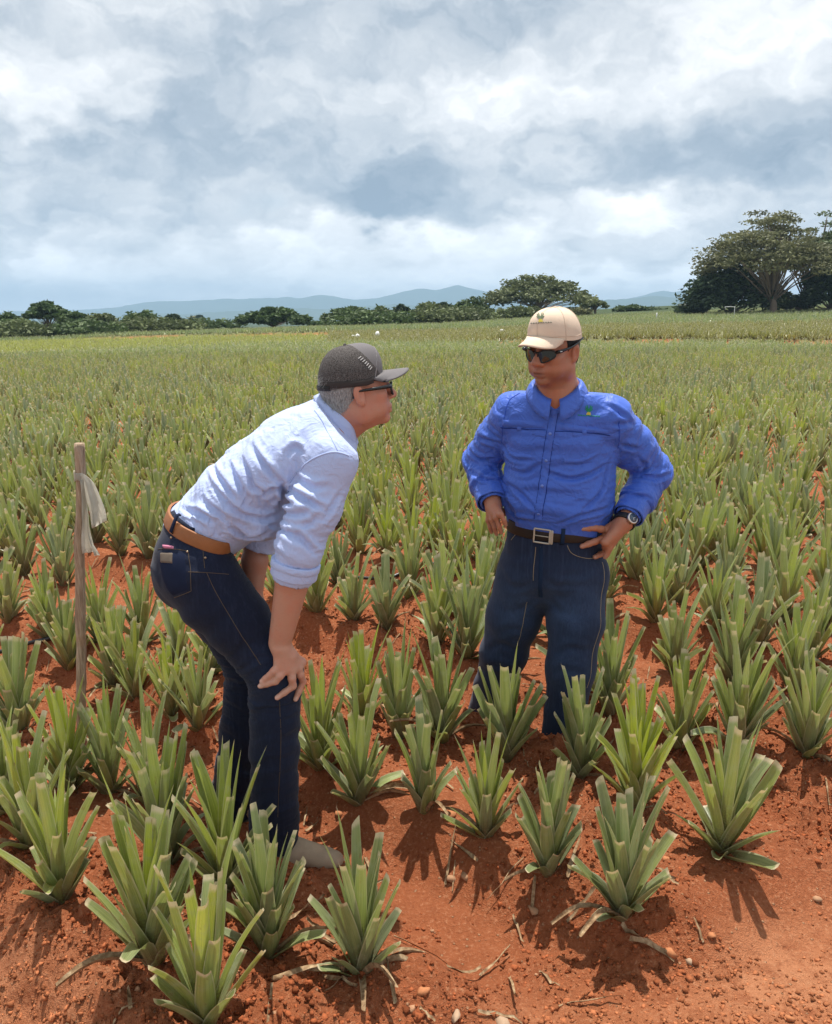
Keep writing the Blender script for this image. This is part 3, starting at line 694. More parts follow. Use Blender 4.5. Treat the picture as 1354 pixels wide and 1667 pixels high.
def wrinkle(V, F, axis, axial, iso, free, seed=0, iters=140, amin=0.006, amax=0.014, stiff=0.10, grav=0.0, seedamp=0.004, wl=0.035):
    """cloth with slack: rest lengths exceed the surface (mostly along AXIS), the sheet buckles into folds.
    axis: (n,3) unit field, axial/iso/free: per-vertex slack along the axis, everywhere, and freedom to move (0 = sewn down)"""
    n = len(V); E_ = edges_of(F, True); NB, deg = padded(E_, n); msk = (np.arange(NB.shape[1])[None] < deg[:, None]).astype(float)
    NB4, deg4 = padded(edges_of(F), n); M4 = NB4.shape[1]
    N0 = normals(V, F); D0 = V[NB] - V[:, None]; L0 = np.linalg.norm(D0, axis=2) + 1e-9
    ca = np.abs((D0 / L0[..., None] * axis[:, None]).sum(2))
    ax_ = 0.5 * (axial[:, None] + axial[NB]); is_ = 0.5 * (iso[:, None] + iso[NB])
    Lr = L0 * (1 + ax_ * ca ** 2 + is_)
    rg = np.random.default_rng(seed)
    # seed ripples: noise squeezed along the axis so that ridges run across it
    s_ = (V * axis).sum(1); perp = V - axis * s_[:, None]
    q = vnoise(s_ / wl + 0.5 * vnoise(perp[:, 0] / 0.09, perp[:, 2] / 0.09 + perp[:, 1] / 0.09, seed + 3) * 1.6, perp[:, 0] / 0.16 + perp[:, 1] / 0.13 + perp[:, 2] / 0.16, seed)
    x = V + N0 * (q * seedamp * free)[:, None]
    f32 = np.float32; X0 = V.T.astype(f32).copy(); N0t = N0.T.astype(f32).copy(); x = x.T.astype(f32).copy(); fre = free.astype(f32)
    cols = [(NB[:, j].copy(), (msk[:, j] / np.maximum(deg, 1) * 0.95).astype(f32) * fre, Lr[:, j].astype(f32)) for j in range(NB.shape[1])]
    cols = [(ix, m_, l_, np.nonzero(m_)[0]) for ix, m_, l_ in cols]
    cols = [(ix[k], m_[k], l_[k], k) if len(k) < 0.6 * n else (ix, m_, l_, None) for ix, m_, l_, k in cols]
    c4 = [NB4[:, j].copy() for j in range(M4)]; pad4 = (M4 - deg4).astype(f32); inv4 = (1.0 / np.maximum(deg4, 1)).astype(f32); sf = fre * f32(stiff)
    lo_, hi_ = -amin * fre, amax * fre
    for it in range(iters):
        acc = np.zeros_like(x)
        for ix, m_, l_, k in cols:
            b0 = x if k is None else x[:, k]
            d = x[:, ix] - b0; L = np.sqrt(d[0] * d[0] + d[1] * d[1] + d[2] * d[2]) + f32(1e-9)
            d *= m_ * (1 - l_ / L)
            if k is None: acc += d
            else: acc[:, k] += d
        x += acc
        if grav: x[2] -= f32(grav) * fre
        u = x - X0
        lap = -(pad4 * u)
        for ix in c4: lap += u[:, ix]
        u += sf * (lap * inv4 - u)
        h_ = (u * N0t).sum(0); u += N0t * (np.clip(h_, lo_, hi_) - h_); x = X0 + u
    return x.T.astype(float)
def folds(V, F, tree, lines, amp=0.007, w=0.010, smooth=1):
    """pressed-in creases with a raised lip: each line is a list of photo pixels laid on the cloth, optional strength last"""
    N = normals(V, F); D = np.zeros(len(V))
    for ln in lines:
        k = 1.0
        if not isinstance(ln[-1], tuple): k = ln[-1]; ln = ln[:-1]
        P_ = [hit(tree, *q) for q in ln]; P_ = [q for q in P_ if q is not None]
        if len(P_) < 2: continue
        C = catmull(np.array(P_), 18) if len(P_) > 2 else np.linspace(P_[0], P_[1], 18)
        d2 = ((V[:, None] - C[None]) ** 2).sum(2) if len(V) < 1 else None
        lo_, hi_ = C.min(0) - .06, C.max(0) + .06; I = np.nonzero(((V > lo_) & (V < hi_)).all(1))[0]
        if not len(I): continue
        dd = ((V[I][:, None] - C[None]) ** 2).sum(2); j = dd.argmin(1); tg = np.gradient(C, axis=0)[j]; tg /= np.linalg.norm(tg, axis=1)[:, None] + 1e-9
        dv = V[I] - C[j]; sidev = np.cross(N[I], tg); q = (dv * sidev).sum(1); dist = np.sqrt(dd.min(1)); al = np.abs((dv * tg).sum(1))
        tp = np.sin(np.pi * np.clip((j + .5) / 18, 0.02, 0.98)) ** 0.6 * np.exp(-(al / .012) ** 2)
        D[I] += k * tp * (-np.exp(-(q / w) ** 2) + .75 * np.exp(-((q - 1.9 * w) / (1.15 * w)) ** 2) + .45 * np.exp(-((q + 1.9 * w) / (1.2 * w)) ** 2)) * np.exp(-((dist / .05) ** 4))
    V = V + N * (np.clip(D, -1.8, 1.6) * amp)[:, None]
    return relax(V, F, smooth)
def frame(fwd, up=(0, 0, 1)):
    """columns: forward, left, up"""
    f = np.asarray(fwd, float); f = f / np.linalg.norm(f); u = np.asarray(up, float); l = np.cross(u, f); l /= np.linalg.norm(l); u = np.cross(f, l)
    return np.stack([f, l, u], 1)
def bvh(V, F): return BVHTree.FromPolygons([tuple(v) for v in V.tolist()], [tuple(q) for q in F.tolist()])
def lift(tree, p, off):
    co, no, i, d = tree.find_nearest(Vector(p)); return np.array(co) + np.array(no) * off, np.array(no)
def ribbon(tree, pts, width, off=0.0012, thick=0.0012, n=40, closed=False):
    """a narrow raised band laid on a surface along pts"""
    P = catmull(pts, n); Q = []; NN = []
    for q in P:
        a, b = lift(tree, q, 0.0); Q.append(a); NN.append(b)
    Q = np.array(Q); NN = np.array(NN); tg = np.gradient(Q, axis=0); tg /= np.linalg.norm(tg, axis=1)[:, None] + 1e-9
    sd_ = np.cross(NN, tg); sd_ /= np.linalg.norm(sd_, axis=1)[:, None] + 1e-9
    V = np.concatenate([Q - sd_ * width / 2 - NN * 0.001, Q - sd_ * width * 0.42 + NN * (off + thick), Q + sd_ * width * 0.42 + NN * (off + thick), Q + sd_ * width / 2 - NN * 0.001])
    F = []
    for i in range(n - 1):
        for k in range(3): F.append((k * n + i, (k + 1) * n + i, (k + 1) * n + i + 1, k * n + i + 1))
    return V, F
def patch(tree, corners, off=0.002, nu=10, nv=8, drop=0.002, edge=None):
    """a panel of cloth laid on a surface between four 3D corners (tl, tr, br, bl)"""
    tl, tr, br, bl = [np.asarray(c, float) for c in corners]; V = []
    for j in range(nv + 1):
        for i in range(nu + 1):
            a, b = i / nu, j / nv
            q = (tl * (1 - a) + tr * a) * (1 - b) + (bl * (1 - a) + br * a) * b
            rim = i in (0, nu) or j in (0, nv)
            V.append(lift(tree, q, -drop if rim else off)[0])
    V = np.array(V); F = []
    for j in range(nv):
        for i in range(nu):
            k = j * (nu + 1) + i; F.append((k, k + nu + 1, k + nu + 2, k + 1))
    return V, F
def hit(tree, px, py):
    """point of a surface seen at a photo pixel (used to lay out seams, pockets and prints on the cloth)"""
    d = Vector(ray(px, py)).normalized(); co, no, i, dist = tree.ray_cast(Vector((0, 0, CAMH)), d)
    return np.array(co) if co is not None else None
def hoop(tree, c, axis, fwd, width, thick, n=64, rmax=0.5, smooth=3, grow=0.0, tilt=0.0):
    """closed band round a body: rays in the plane through c across AXIS find the outline"""
    ax = np.asarray(axis, float); ax /= np.linalg.norm(ax); f = np.asarray(fwd, float); f = f - ax * f.dot(ax); f /= np.linalg.norm(f); s_ = np.cross(ax, f)
    th = np.linspace(0, 2 * np.pi, n, endpoint=False); rr = []
    for t_ in th:
        d = f * math.cos(t_) + s_ * math.sin(t_); best = 0
        for dz in (-0.4, 0.0, 0.4):
            o = c + d * rmax + ax * dz * width; co, no, i, dist = tree.ray_cast(Vector(o), Vector(-d), rmax)
            if co is not None: best = max(best, (np.array(co) - (c + ax * dz * width)).dot(d))
        rr.append(best)
    rr = np.array(rr); rr[rr == 0] = np.median(rr[rr > 0])
    for _ in range(smooth): rr = np.maximum(rr, (np.roll(rr, 1) + np.roll(rr, -1)) / 2) * 0.5 + 0.25 * (np.roll(rr, 1) + np.roll(rr, -1))
    rr = rr + grow
    prof = [(-0.5, -0.004), (-0.5, thick * .8), (-0.44, thick), (0.44, thick), (0.5, thick * .8), (0.5, -0.004)]
    V = []
    for z_, o_ in prof:
        for t_, r_ in zip(th, rr): V.append(c + (f * math.cos(t_) + s_ * math.sin(t_)) * (r_ + o_) + ax * z_ * width)
    F = []
    for k in range(len(prof) - 1):
        for i in range(n): j = (i + 1) % n; F.append((k * n + i, k * n + j, (k + 1) * n + j, (k + 1) * n + i))
    return np.array(V), F, (th, rr, f, s_, ax)
def grid_faces(nu, nv, wrap=False):
    F = []
    for j in range(nv):
        for i in range(nu if wrap else nu - 1):
            k = (i + 1) % nu; F.append((j * nu + i, j * nu + k, (j + 1) * nu + k, (j + 1) * nu + i))
    return F
def solid(V, F, t, N=None):
    """give an open quad sheet a thickness t (towards -normal)"""
    V = np.asarray(V, float); Fq = np.array(F); N = normals(V, Fq) if N is None else N
    n = len(V); V2 = np.concatenate([V, V - N * t]); F2 = [tuple(q) for q in F] + [tuple(int(i) + n for i in q[::-1]) for q in F]
    cnt = {}
    for q in F:
        for a, b in zip(q, list(q[1:]) + [q[0]]): cnt[(a, b)] = cnt.get((a, b), 0) + 1
    for (a, b) in list(cnt):
        if (b, a) not in cnt: F2.append((b, a, a + n, b + n))
    return V2, F2

# ------------------------------------------------------------------ cloth, skin and trim materials
def cloth_mat(name, col, weave=900.0, var=0.10, rough=0.85, sheen=0.15, crease=0.0, fade=None, spec=0.25):
    m, t = new_mat(name); co = t.node('ShaderNodeTexCoord').outputs['Object']
    n1 = t.noise(co, 9, 4, 0.55); n2 = t.noise(co, weave, 2, 0.5); n3 = t.noise(co, 46, 5, 0.6)
    c = t.mix(n1, tuple(x * (1 - var) for x in col), tuple(min(1, x * (1 + var)) for x in col))
    c = t.mix(t.ss(n2, 0.35, 0.65, 0, 0.22), c, tuple(x * 0.72 for x in col))
    if fade: c = t.mix(t.m('MULTIPLY', t.ss(t.node('ShaderNodeAttribute', attribute_name='tone').outputs['Fac'], 0.0, 1.0), t.ss(n3, 0.25, 0.75, 0.55, 1.0)), c, fade)
    r1 = t.noise(co, 17, 3, 0.55, 0.6); ridge_ = t.m('SUBTRACT', 1.0, t.m('ABSOLUTE', t.m('MULTIPLY_ADD', r1, 5.0, -2.5)), clamp=True)
    hgt = t.m('ADD', t.m('ADD', t.m('MULTIPLY', n3, 0.5), t.m('MULTIPLY', n2, 0.10)), t.m('MULTIPLY', t.m('POWER', ridge_, 1.5), crease))
    finish(t, bsdf(t, c, rough, spec, bump(t, hgt, 0.5, 0.007), **{'Sheen Weight': sheen, 'Sheen Roughness': 0.5})); return m
def denim_mat(name, col, worn, wear=0.55):
    m, t = new_mat(name); co = t.node('ShaderNodeTexCoord').outputs['Object']
    x, y, z = t.sep(co)
    yarn = t.noise(t.xyz(t.m('MULTIPLY', x, 420), t.m('MULTIPLY', y, 420), t.m('MULTIPLY', z, 40)), 1.0, 2, 0.5)
    slub = t.noise(t.xyz(t.m('MULTIPLY', x, 110), t.m('MULTIPLY', y, 110), t.m('MULTIPLY', z, 5)), 1.0, 3, 0.6)
    big = t.noise(co, 7, 4, 0.6); n3 = t.noise(co, 40, 4, 0.6)
    at_ = t.node('ShaderNodeAttribute', attribute_name='tone').outputs['Fac']
    f = t.m('MULTIPLY', at_, t.ss(big, 0.3, 0.7, 0.5, 1.15), clamp=True)
    c = t.mix(f, col, worn)
    c = t.mix(t.ss(slub, 0.45, 0.75, 0, wear), c, tuple(min(1, a * 1.9 + 0.012) for a in col))
    c = t.mix(t.ss(yarn, 0.4, 0.7, 0, 0.35), c, tuple(a * 0.55 for a in col))
    finish(t, bsdf(t, c, 0.88, 0.18, bump(t, t.m('ADD', t.m('MULTIPLY', n3, 0.9), t.m('MULTIPLY', yarn, 0.15)), 0.25, 0.006), **{'Sheen Weight': 0.1})); return m
def skin_mat(name, rough=0.5):
    m, t = new_mat(name); co = t.node('ShaderNodeTexCoord').outputs['Object']
    a = t.node('ShaderNodeAttribute', attribute_name='tone').outputs['Color']
    n1 = t.noise(co, 26, 5, 0.6); n2 = t.noise(co, 420, 3, 0.6); n3 = t.noise(co, 110, 4, 0.6)
    c = t.mix(t.ss(n1, 0.38, 0.68, 0, 0.35), a, t.mix(1.0, a, (1.10, 0.74, 0.66), 'MULTIPLY'))
    c = t.mix(t.ss(n3, 0.55, 0.75, 0, 0.22), c, t.mix(1.0, a, (0.66, 0.58, 0.55), 'MULTIPLY'))
    finish(t, bsdf(t, c, t.ss(n1, 0.3, 0.7, rough - 0.07, rough + 0.1), 0.42, bump(t, t.m('ADD', n2, t.m('MULTIPLY', n3, 0.8)), 0.22, 0.0016),
                   **{'Subsurface Weight': 0.12, 'Subsurface Radius': (0.012, 0.004, 0.002), 'Subsurface Scale': 0.6})); return m
def metal_mat(name, col, rough=0.3): return simple_mat(name, col, rough, 0.5, 0.1, 60, 0.0, Metallic=1.0)

def head(S, o, M, sc=1.0, jowl=0.0, k=0.014, nose=1.0):
    """head primitives; o = centre between the ears, M columns = forward, left, up"""
    o = np.asarray(o, float)
    P = lambda x, y, z: o + M @ (np.array([x, y, z]) * sc)
    r = lambda v: v * sc
    S.ell(P(-.012, 0, .036), np.array([.098, .077, .094]) * sc, M, 0.02)
    S.ell(P(.030, 0, -.035), np.array([.064, .058 + jowl * .010, .078]) * sc, M, 0.025)
    S.ell(P(.078, 0, -.092), np.array([.020, .024, .019]) * sc, M, 0.022)
    for s_ in (-1, 1):
        S.ell(P(.004, s_ * (.051 + jowl * .009), -.058), np.array([.030, .017 + jowl * .006, .034]) * sc, M, 0.025)
        S.ell(P(.058, s_ * .043, -.014), np.array([.028, .023, .022]) * sc, M, 0.02)
        S.ell(P(.052, s_ * (.036 + jowl * .008), -.055), np.array([.03, .022 + jowl * .008, .028]) * sc, M, 0.022)
    S.cone(P(.082, -.034, .032), P(.082, .034, .032), r(.015), r(.015), 0.016)
    for s_ in (-1, 1): S.ell(P(.104, s_ * .031, .010), np.array([.019, .018, .012]) * sc, M, 0.012, sub=True)
    for s_ in (-1, 1): S.ell(P(.083, s_ * .031, .009), np.array([.014, .015, .0125]) * sc, M, 0.003)
    S.cone(P(.094, 0, .020), P(.113, 0, -.020), r(.0095), r(.0125) * nose, 0.010)
    S.ell(P(.117, 0, -.024), np.array([.0115, .0125 * nose, .0105]) * sc, M, 0.008)
    for s_ in (-1, 1): S.ell(P(.105, s_ * .0145 * nose, -.027), np.array([.012, .0085 * nose, .0085]) * sc, M, 0.006)
    S.ell(P(.084, 0, -.052), np.array([.016, .030, .020]) * sc, M, 0.016)
    S.cone(P(.098, -.017, -.0555), P(.098, .017, -.0555), r(.0068), r(.0068), 0.006); S.cone(P(.103, -.004, -.055), P(.103, .004, -.055), r(.006), r(.006), 0.005)
    S.cone(P(.097, -.015, -.069), P(.097, .015, -.069), r(.0075), r(.0075), 0.006)
    S.cone(P(.108, -.020, -.0622), P(.108, .020, -.0622), r(.0032), r(.0032), 0.003, sub=True)
    for s_ in (-1, 1):
        e = frame(M[:, 0] * 0.25 + M[:, 1] * s_, M[:, 2] - 0.15 * M[:, 0])          # the ear's own axes: outward, along, up
        c = P(-.010, s_ * .082, -.002)
        S.ell(c, np.array([.0090, .0180, .0325]) * sc, e, 0.005)
        S.ell(c + e[:, 0] * .009 * sc + M[:, 0] * .004 * sc, np.array([.0075, .0100, .020]) * sc, e, 0.003, sub=True)
        S.ell(P(-.002, s_ * .079, -.028), np.array([.008, .006, .009]) * sc, M, 0.008)
    return P
def head_tones(V, o, M, sc, base, lip, red, brow=None, stubble=None):
    L = (V - o) @ M / sc; x, y, z = L.T
    T = np.repeat(np.asarray(base, float)[None], len(V), 0)
    def blend(mask, c):
        nonlocal T; T = T * (1 - mask[:, None]) + np.asarray(c)[None] * mask[:, None]
    inhead = (np.abs(y) < .12) & (z > -.13) & (z < .14) & (np.abs(x) < .15)
    g = lambda cx, cy, cz, s_: np.exp(-(((x - cx) ** 2 + (np.abs(y) - cy) ** 2 + (z - cz) ** 2) / s_ ** 2)) * inhead
    blend(0.55 * np.clip(g(.112, 0, -.022, .022) + g(.06, .045, -.02, .03) + 0.8 * g(-.01, .083, 0, .03), 0, 1), red)
    if stubble is not None: blend(0.45 * np.clip(sstep(-z, .045, .07) * sstep(x, -.02, .03) * sstep(-z, .14, .12), 0, 1) * inhead, stubble)
    lipm = np.exp(-((z + .0615) / .0085) ** 2) * np.exp(-(y / .0215) ** 4) * sstep(x, .09, .098) * inhead; blend(0.75 * lipm, lip)
    slit = np.exp(-((z + .0622) / .0025) ** 2) * np.exp(-(y / .022) ** 4) * sstep(x, .085, .095) * inhead; blend(0.8 * slit, np.asarray(lip) * 0.35)
    if brow is not None: blend(0.85 * np.exp(-((z - .033 - .004 * np.cos(y * 60)) / .0055) ** 2) * sstep(np.abs(y), .010, .016) * sstep(-np.abs(y), -.054, -.046) * sstep(x, .06, .075) * inhead, brow)
    return T
def cap_mesh(P3, sc=1.0, brim_len=0.075, drop=0.020, curve=0.030, low=0.022, rise=0.143, tilt=0.0, fr_up=0.014, lx=1.0):
    """baseball cap in head axes: crown (open below), brim, button. P3 maps head coordinates to the world"""
    nu, nv = 48, 14; V = []
    for j in range(nv + 1):
        q = j / nv; ph = q * math.pi / 2
        for i in range(nu):
            th = 2 * math.pi * i / nu; ct, st = math.cos(th), math.sin(th)
            rx = .1085 * lx * (1 + 0.02 * ct); ry = .0890
            shp = math.cos(ph) ** 0.78
            front = max(0, ct); fz = 0.012 * front * math.sin(ph * 2) * 0.8
            x = -.008 - (1 - lx) * .13 + rx * shp * ct + 0.010 * front * math.sin(ph * 2); y = ry * shp * st
            lw = low + fr_up * max(0, ct) ** 1.5 - 0.008 * max(0, -ct); z = lw + (rise - lw) * math.sin(ph) ** 1.0 + fz
            seam = 1 - 0.006 * math.exp(-((((th + math.pi / 6) % (math.pi / 3)) - math.pi / 6) / 0.03) ** 2)
            V.append(P3(x * seam, y * seam, z + tilt * x))
    crown = (np.array(V), grid_faces(nu, nv, True))
    # brim: from the front rim forward, bent down at the sides
    nb, mb = 25, 9; B = []
    for j in range(mb):
        q = j / (mb - 1)
        for i in range(nb):
            a = (i / (nb - 1) * 2 - 1); th = a * 0.98
            x0 = -.010 - (1 - lx) * .13 + .1105 * lx * math.cos(th); y0 = .0895 * math.sin(th)
            reach = brim_len * math.sqrt(max(0, 1 - (abs(a)) ** 2.4))
            x = x0 + reach * q; y = y0 * (1 - 0.10 * q)
            z = low + fr_up * max(0, math.cos(th)) ** 1.5 + 0.004 - drop * q * (0.4 + 0.6 * q) - curve * (abs(y) / .085) ** 1.9 * min(1, 2.2 * q) * (reach / brim_len) ** .5
            B.append(P3(x, y, z + tilt * x))
    brim = solid(np.array(B), grid_faces(nb, mb - 1), 0.0035)
    return crown, brim
# ================================================================== TREE LINE, MOUNTAINS, STAKE AND SMALL THINGS
m, t = new_mat('foliage'); FOL = m
tone = t.node('ShaderNodeAttribute', attribute_name='tone').outputs['Color']; pos = t.node('ShaderNodeNewGeometry').outputs['Position']
n = t.noise(pos, 0.9, 3, 0.6); c = t.mix(t.ss(n, 0.3, 0.7, 0, 0.5), tone, t.mix(1.0, tone, (0.55, 0.62, 0.55), 'MULTIPLY'))
pb = bsdf(t, c, 0.6, 0.25); tr = t.node('ShaderNodeBsdfTranslucent', {'Color': c}).outputs[0]
mx = t.node('ShaderNodeMixShader', {0: 0.22}); t.l.new(pb, mx.inputs[1]); t.l.new(tr, mx.inputs[2]); finish(t, mx.outputs[0])
BARK = simple_mat('bark_grey', (0.17, 0.13, 0.10), 0.9, 0.1, 0.3, 3.0, 0.4)
BARKD = simple_mat('bark_dark', (0.09, 0.07, 0.055), 0.9, 0.1, 0.3, 3.0, 0.4)
def tree(px0, px1, ptop, pbase, Y, seed, label, shape='dome', tone=(0.055, 0.085, 0.028), nl=4200, clumps=60, leaf=0.34, more=1.5, lean=0.0, open_=0.35, trunk_h=0.35, name='tree', bark=None, nlimb=9, tpx=None, thin=False, group='trees beyond the field'):
    """a tree whose crown spans photo columns px0..px1 and rows ptop..pbase at distance Y: tapered trunk, limbs to the clumps, leaf-sized faces"""
    if nl < 7000 and Y < 200: nl = int(nl * more); leaf *= .78
    rg = np.random.default_rng(seed); c0 = at((px0 + px1) / 2, pbase, Y); x0 = c0[0] if tpx is None else at(tpx, pbase, Y)[0]
    gz = float(ground_z(np.array(x0), np.array(Y), False)) - 0.15
    W = (px1 - px0) / FPX * Y; H = at(0, ptop, Y)[2] - gz
    root = empty(name, (x0, Y, gz)); cx = c0[0] - x0
    zc0 = H * trunk_h
    if Y > 88 and shape == 'dome': zc0 = H * min(trunk_h, .12)
    # clump centres
    C = []
    while len(C) < clumps:
        a = rg.random() * 6.283; q = math.sqrt(rg.random()); x = math.cos(a) * q; y = math.sin(a) * q
        if shape == 'umbrella': z = (1 - 0.75 * q ** 2.2) * rg.uniform(0.62, 1.0) if rg.random() < 0.8 else rg.uniform(0.25, 0.6) * (1 - .3 * q)
        elif shape == 'dome': z = math.sqrt(max(0, 1 - q * q)) * rg.uniform(0.35, 1.0)
        else: z = rg.uniform(0.0, 1.0) * (1 - 0.5 * q)
        if thin: z = (1 - 0.62 * q ** 2) * rg.uniform(0.50, 1.0)
        C.append((cx + x * W / 2 * .88 + lean * z, y * W / 2 * .75, zc0 + (H - zc0) * 0.93 * z))
    C = np.array(C)
    # limbs
    parts = []; th = H * 0.022 + 0.10
    fork = np.array([cx * 0.25 + lean * .2, 0, zc0 * rg.uniform(0.75, 1.0)])
    tp = catmull(np.array([[0, 0, -0.3], [rg.normal(0, .1), 0, fork[2] * .5], fork]), 7); parts.append(tube(tp, np.linspace(th * 1.35, th * .8, 7), 8))
    far = C[np.argsort(-C[:, 2])][:max(nlimb, 1)] if shape != 'bush' else C[:nlimb]
    sel = C[rg.choice(len(C), min(nlimb * 3, len(C)), replace=False)]
    for i, q in enumerate(np.concatenate([far, sel])):
        mid = fork * .5 + q * .5 + np.array([rg.normal(0, W * .02), rg.normal(0, W * .02), -H * .05 if shape != 'umbrella' else H * .03])
        s0 = rg.uniform(.5, .98); mid = mid + np.array([0, 0, (s0 - 1) * fork[2] * .4])
        parts.append(tube(catmull(np.array([fork * s0, mid, q]), 6), np.linspace(th * (.55 if i < nlimb else .28), th * .07, 6), 5))
    V, F = join_vf(parts); mesh_obj('trunk', V, F, bark or BARK, parent=root)
    # leaves
    k = rg.integers(0, len(C), nl); cs = W * (0.085 if shape == 'umbrella' else 0.135) * rg.uniform(.7, 1.35, len(C))
    off = rg.normal(0, 1, (nl, 3)); off /= np.linalg.norm(off, axis=1)[:, None]; off *= (rg.random(nl) ** (1 / 2.2))[:, None]
    P_ = C[k] + off * cs[k][:, None] * [1.25, 1.1, (0.34 if thin else 0.5) if shape == 'umbrella' else 0.8]
    keep = rg.random(nl) > open_ * (off[:, 2] < -.25); P_ = P_[keep]; k = k[keep]; off = off[keep]; nl = len(P_)
    u = rg.normal(0, 1, (nl, 3)); u[:, 2] *= .45; u /= np.linalg.norm(u, axis=1)[:, None]; v = np.cross(u, rg.normal(0, 1, (nl, 3))); v /= np.linalg.norm(v, axis=1)[:, None] + 1e-9
    sz = leaf * rg.uniform(.55, 1.3, nl)[:, None]
    Q = np.stack([P_ - u * sz, P_ + v * sz * .45, P_ + u * sz, P_ - v * sz * .45], 1).reshape(-1, 3)
    cl = np.asarray(tone)[None] * rg.uniform(.72, 1.35, (len(C), 1))[k] * rg.uniform(.8, 1.2, (nl, 1))
    mesh_obj('crown', Q, np.arange(nl * 4).reshape(-1, 4), FOL, parent=root, cols=np.repeat(cl, 4, 0), smooth=False)
    return tag(root, label, 'tree' if shape != 'bush' else 'shrub', group)
D1 = (0.075, 0.115, 0.040); D2 = (0.090, 0.130, 0.045); D3 = (0.125, 0.150, 0.060); D4 = (0.050, 0.078, 0.034); OL = (0.185, 0.185, 0.092)
tree(45, 118, 487, 553, 100, 1, 'tall flat-topped tree standing highest in the wood at the picture edge', 'umbrella', D1, 3600, 46, .40, trunk_h=.45)
tree(-30, 52, 510, 556, 98, 2, 'low dark tree cut by the picture edge beside the tall flat-topped one', 'dome', D1, 3600, 46, .38)
tree(-10, 70, 522, 558, 90, 52, 'leafy thicket tree in front of the tall flat-topped one', 'dome', D2, 3200, 46, .36)
tree(95, 150, 505, 552, 95, 3, 'round dark tree just past the tall flat-topped one', 'dome', D2, 3600, 46, .38)
tree(140, 196, 509, 552, 97, 4, 'second round tree past the tall flat-topped one with pale stems', 'dome', D3, 3000, 46, .36, open_=.6)
tree(198, 272, 505, 546, 100, 5, 'broad dome-shaped tree in the middle of the wood', 'dome', D2, 3800, 50, .40)
tree(258, 312, 512, 545, 112, 6, 'dark tree half hidden behind the broad dome-shaped one', 'umbrella', D4, 3000, 40, .40)
tree(308, 330, 508, 528, 300, 7, 'tiny lone lollipop tree far off in the haze', 'umbrella', D4, 1400, 18, .9, trunk_h=.4)
tree(300, 392, 524, 545, 118, 8, 'low line of scrub between the two woods', 'bush', D2, 2600, 40, .40)
tree(383, 506, 500, 543, 104, 9, 'wide dark green tree standing alone behind the grey cap', 'umbrella', D1, 5200, 60, .42, trunk_h=.25)
tree(500, 540, 524, 537, 125, 10, 'small low bush in the gap past the wide lone tree', 'bush', D2, 1200, 18, .40)
tree(524, 615, 497, 534, 106, 11, 'dense spreading tree at the start of the middle thicket', 'umbrella', D2, 4600, 56, .40, trunk_h=.25)
tree(598, 650, 500, 533, 110, 12, 'mid green tree in the middle thicket behind the spreading one', 'dome', D3, 3000, 40, .38)
tree(638, 668, 494, 531, 108, 13, 'narrow dark tree with pointed top in the middle thicket', 'dome', D4, 2200, 26, .36)
tree(664, 740, 498, 530, 104, 14, 'olive green tree in the middle thicket', 'dome', D3, 3800, 50, .38)
tree(704, 742, 489, 520, 124, 15, 'dark crown poking out behind the olive tree', 'dome', D4, 1800, 26, .40)
tree(738, 800, 486, 528, 110, 16, 'dark bushy tree beside the big airy tree', 'dome', D2, 3600, 46, .40)
tree(786, 968, 444, 522, 112, 17, 'big airy spreading tree with pale limbs behind the cream cap', 'umbrella', (0.150, 0.170, 0.078), 6500, 95, .36, open_=.75, trunk_h=.22, nlimb=16, bark=simple_mat('bark_pale', (0.34, 0.29, 0.24), .9, .1, .25, 3.0, .3))
tree(800, 900, 505, 526, 106, 18, 'low hedge-like bush under the big airy tree', 'bush', D3, 2600, 40, .36)
tree(900, 960, 503, 523, 108, 19, 'brownish scrub under the far side of the big airy tree', 'bush', OL, 2000, 30, .36)
tree(943, 992, 487, 517, 118, 20, 'small thin tree with gaps next to the big airy tree', 'umbrella', D3, 1100, 22, .40, open_=.7, trunk_h=.4)
tree(992, 1066, 499, 517, 128, 21, 'low flat-topped tree under the pale blue ridge', 'umbrella', D2, 2400, 36, .44, trunk_h=.2)
tree(1060, 1090, 508, 516, 130, 22, 'tiny shrub under the pale blue ridge', 'bush', D2, 700, 12, .40)
tree(1102, 1152, 489, 513, 98, 23, 'rounded shrub at the foot of the tall corner trees', 'bush', D4, 2200, 26, .34)
tree(1132, 1356, 335, 510, 92, 24, 'tallest tree with wide fanning pale crown near the picture edge', 'umbrella', OL, 20000, 200, .20, open_=.6, trunk_h=.24, thin=True, nlimb=15, tpx=1258, lean=-.6, bark=simple_mat('bark_tan', (0.21, 0.165, 0.125), .9, .1, .25, 3.0, .3))
tree(1118, 1262, 420, 510, 95, 25, 'dark broad tree filling the space below the tallest crown', 'dome', D4, 6500, 80, .36, trunk_h=.12)
tree(1262, 1420, 338, 510, 97, 26, 'second fanning tree at the picture edge behind the tallest one', 'umbrella', (0.130, 0.165, 0.065), 10000, 110, .21, open_=.6, trunk_h=.25, thin=True, nlimb=12, tpx=1300, bark=BARK)
tree(1240, 1318, 478, 511, 99, 27, 'low bush between the trunks of the corner trees', 'bush', D3, 1700, 26, .34)
tree(1302, 1400, 400, 512, 93, 28, 'very dark leafy tree cut by the picture edge', 'dome', D4, 5600, 70, .36, trunk_h=.08)
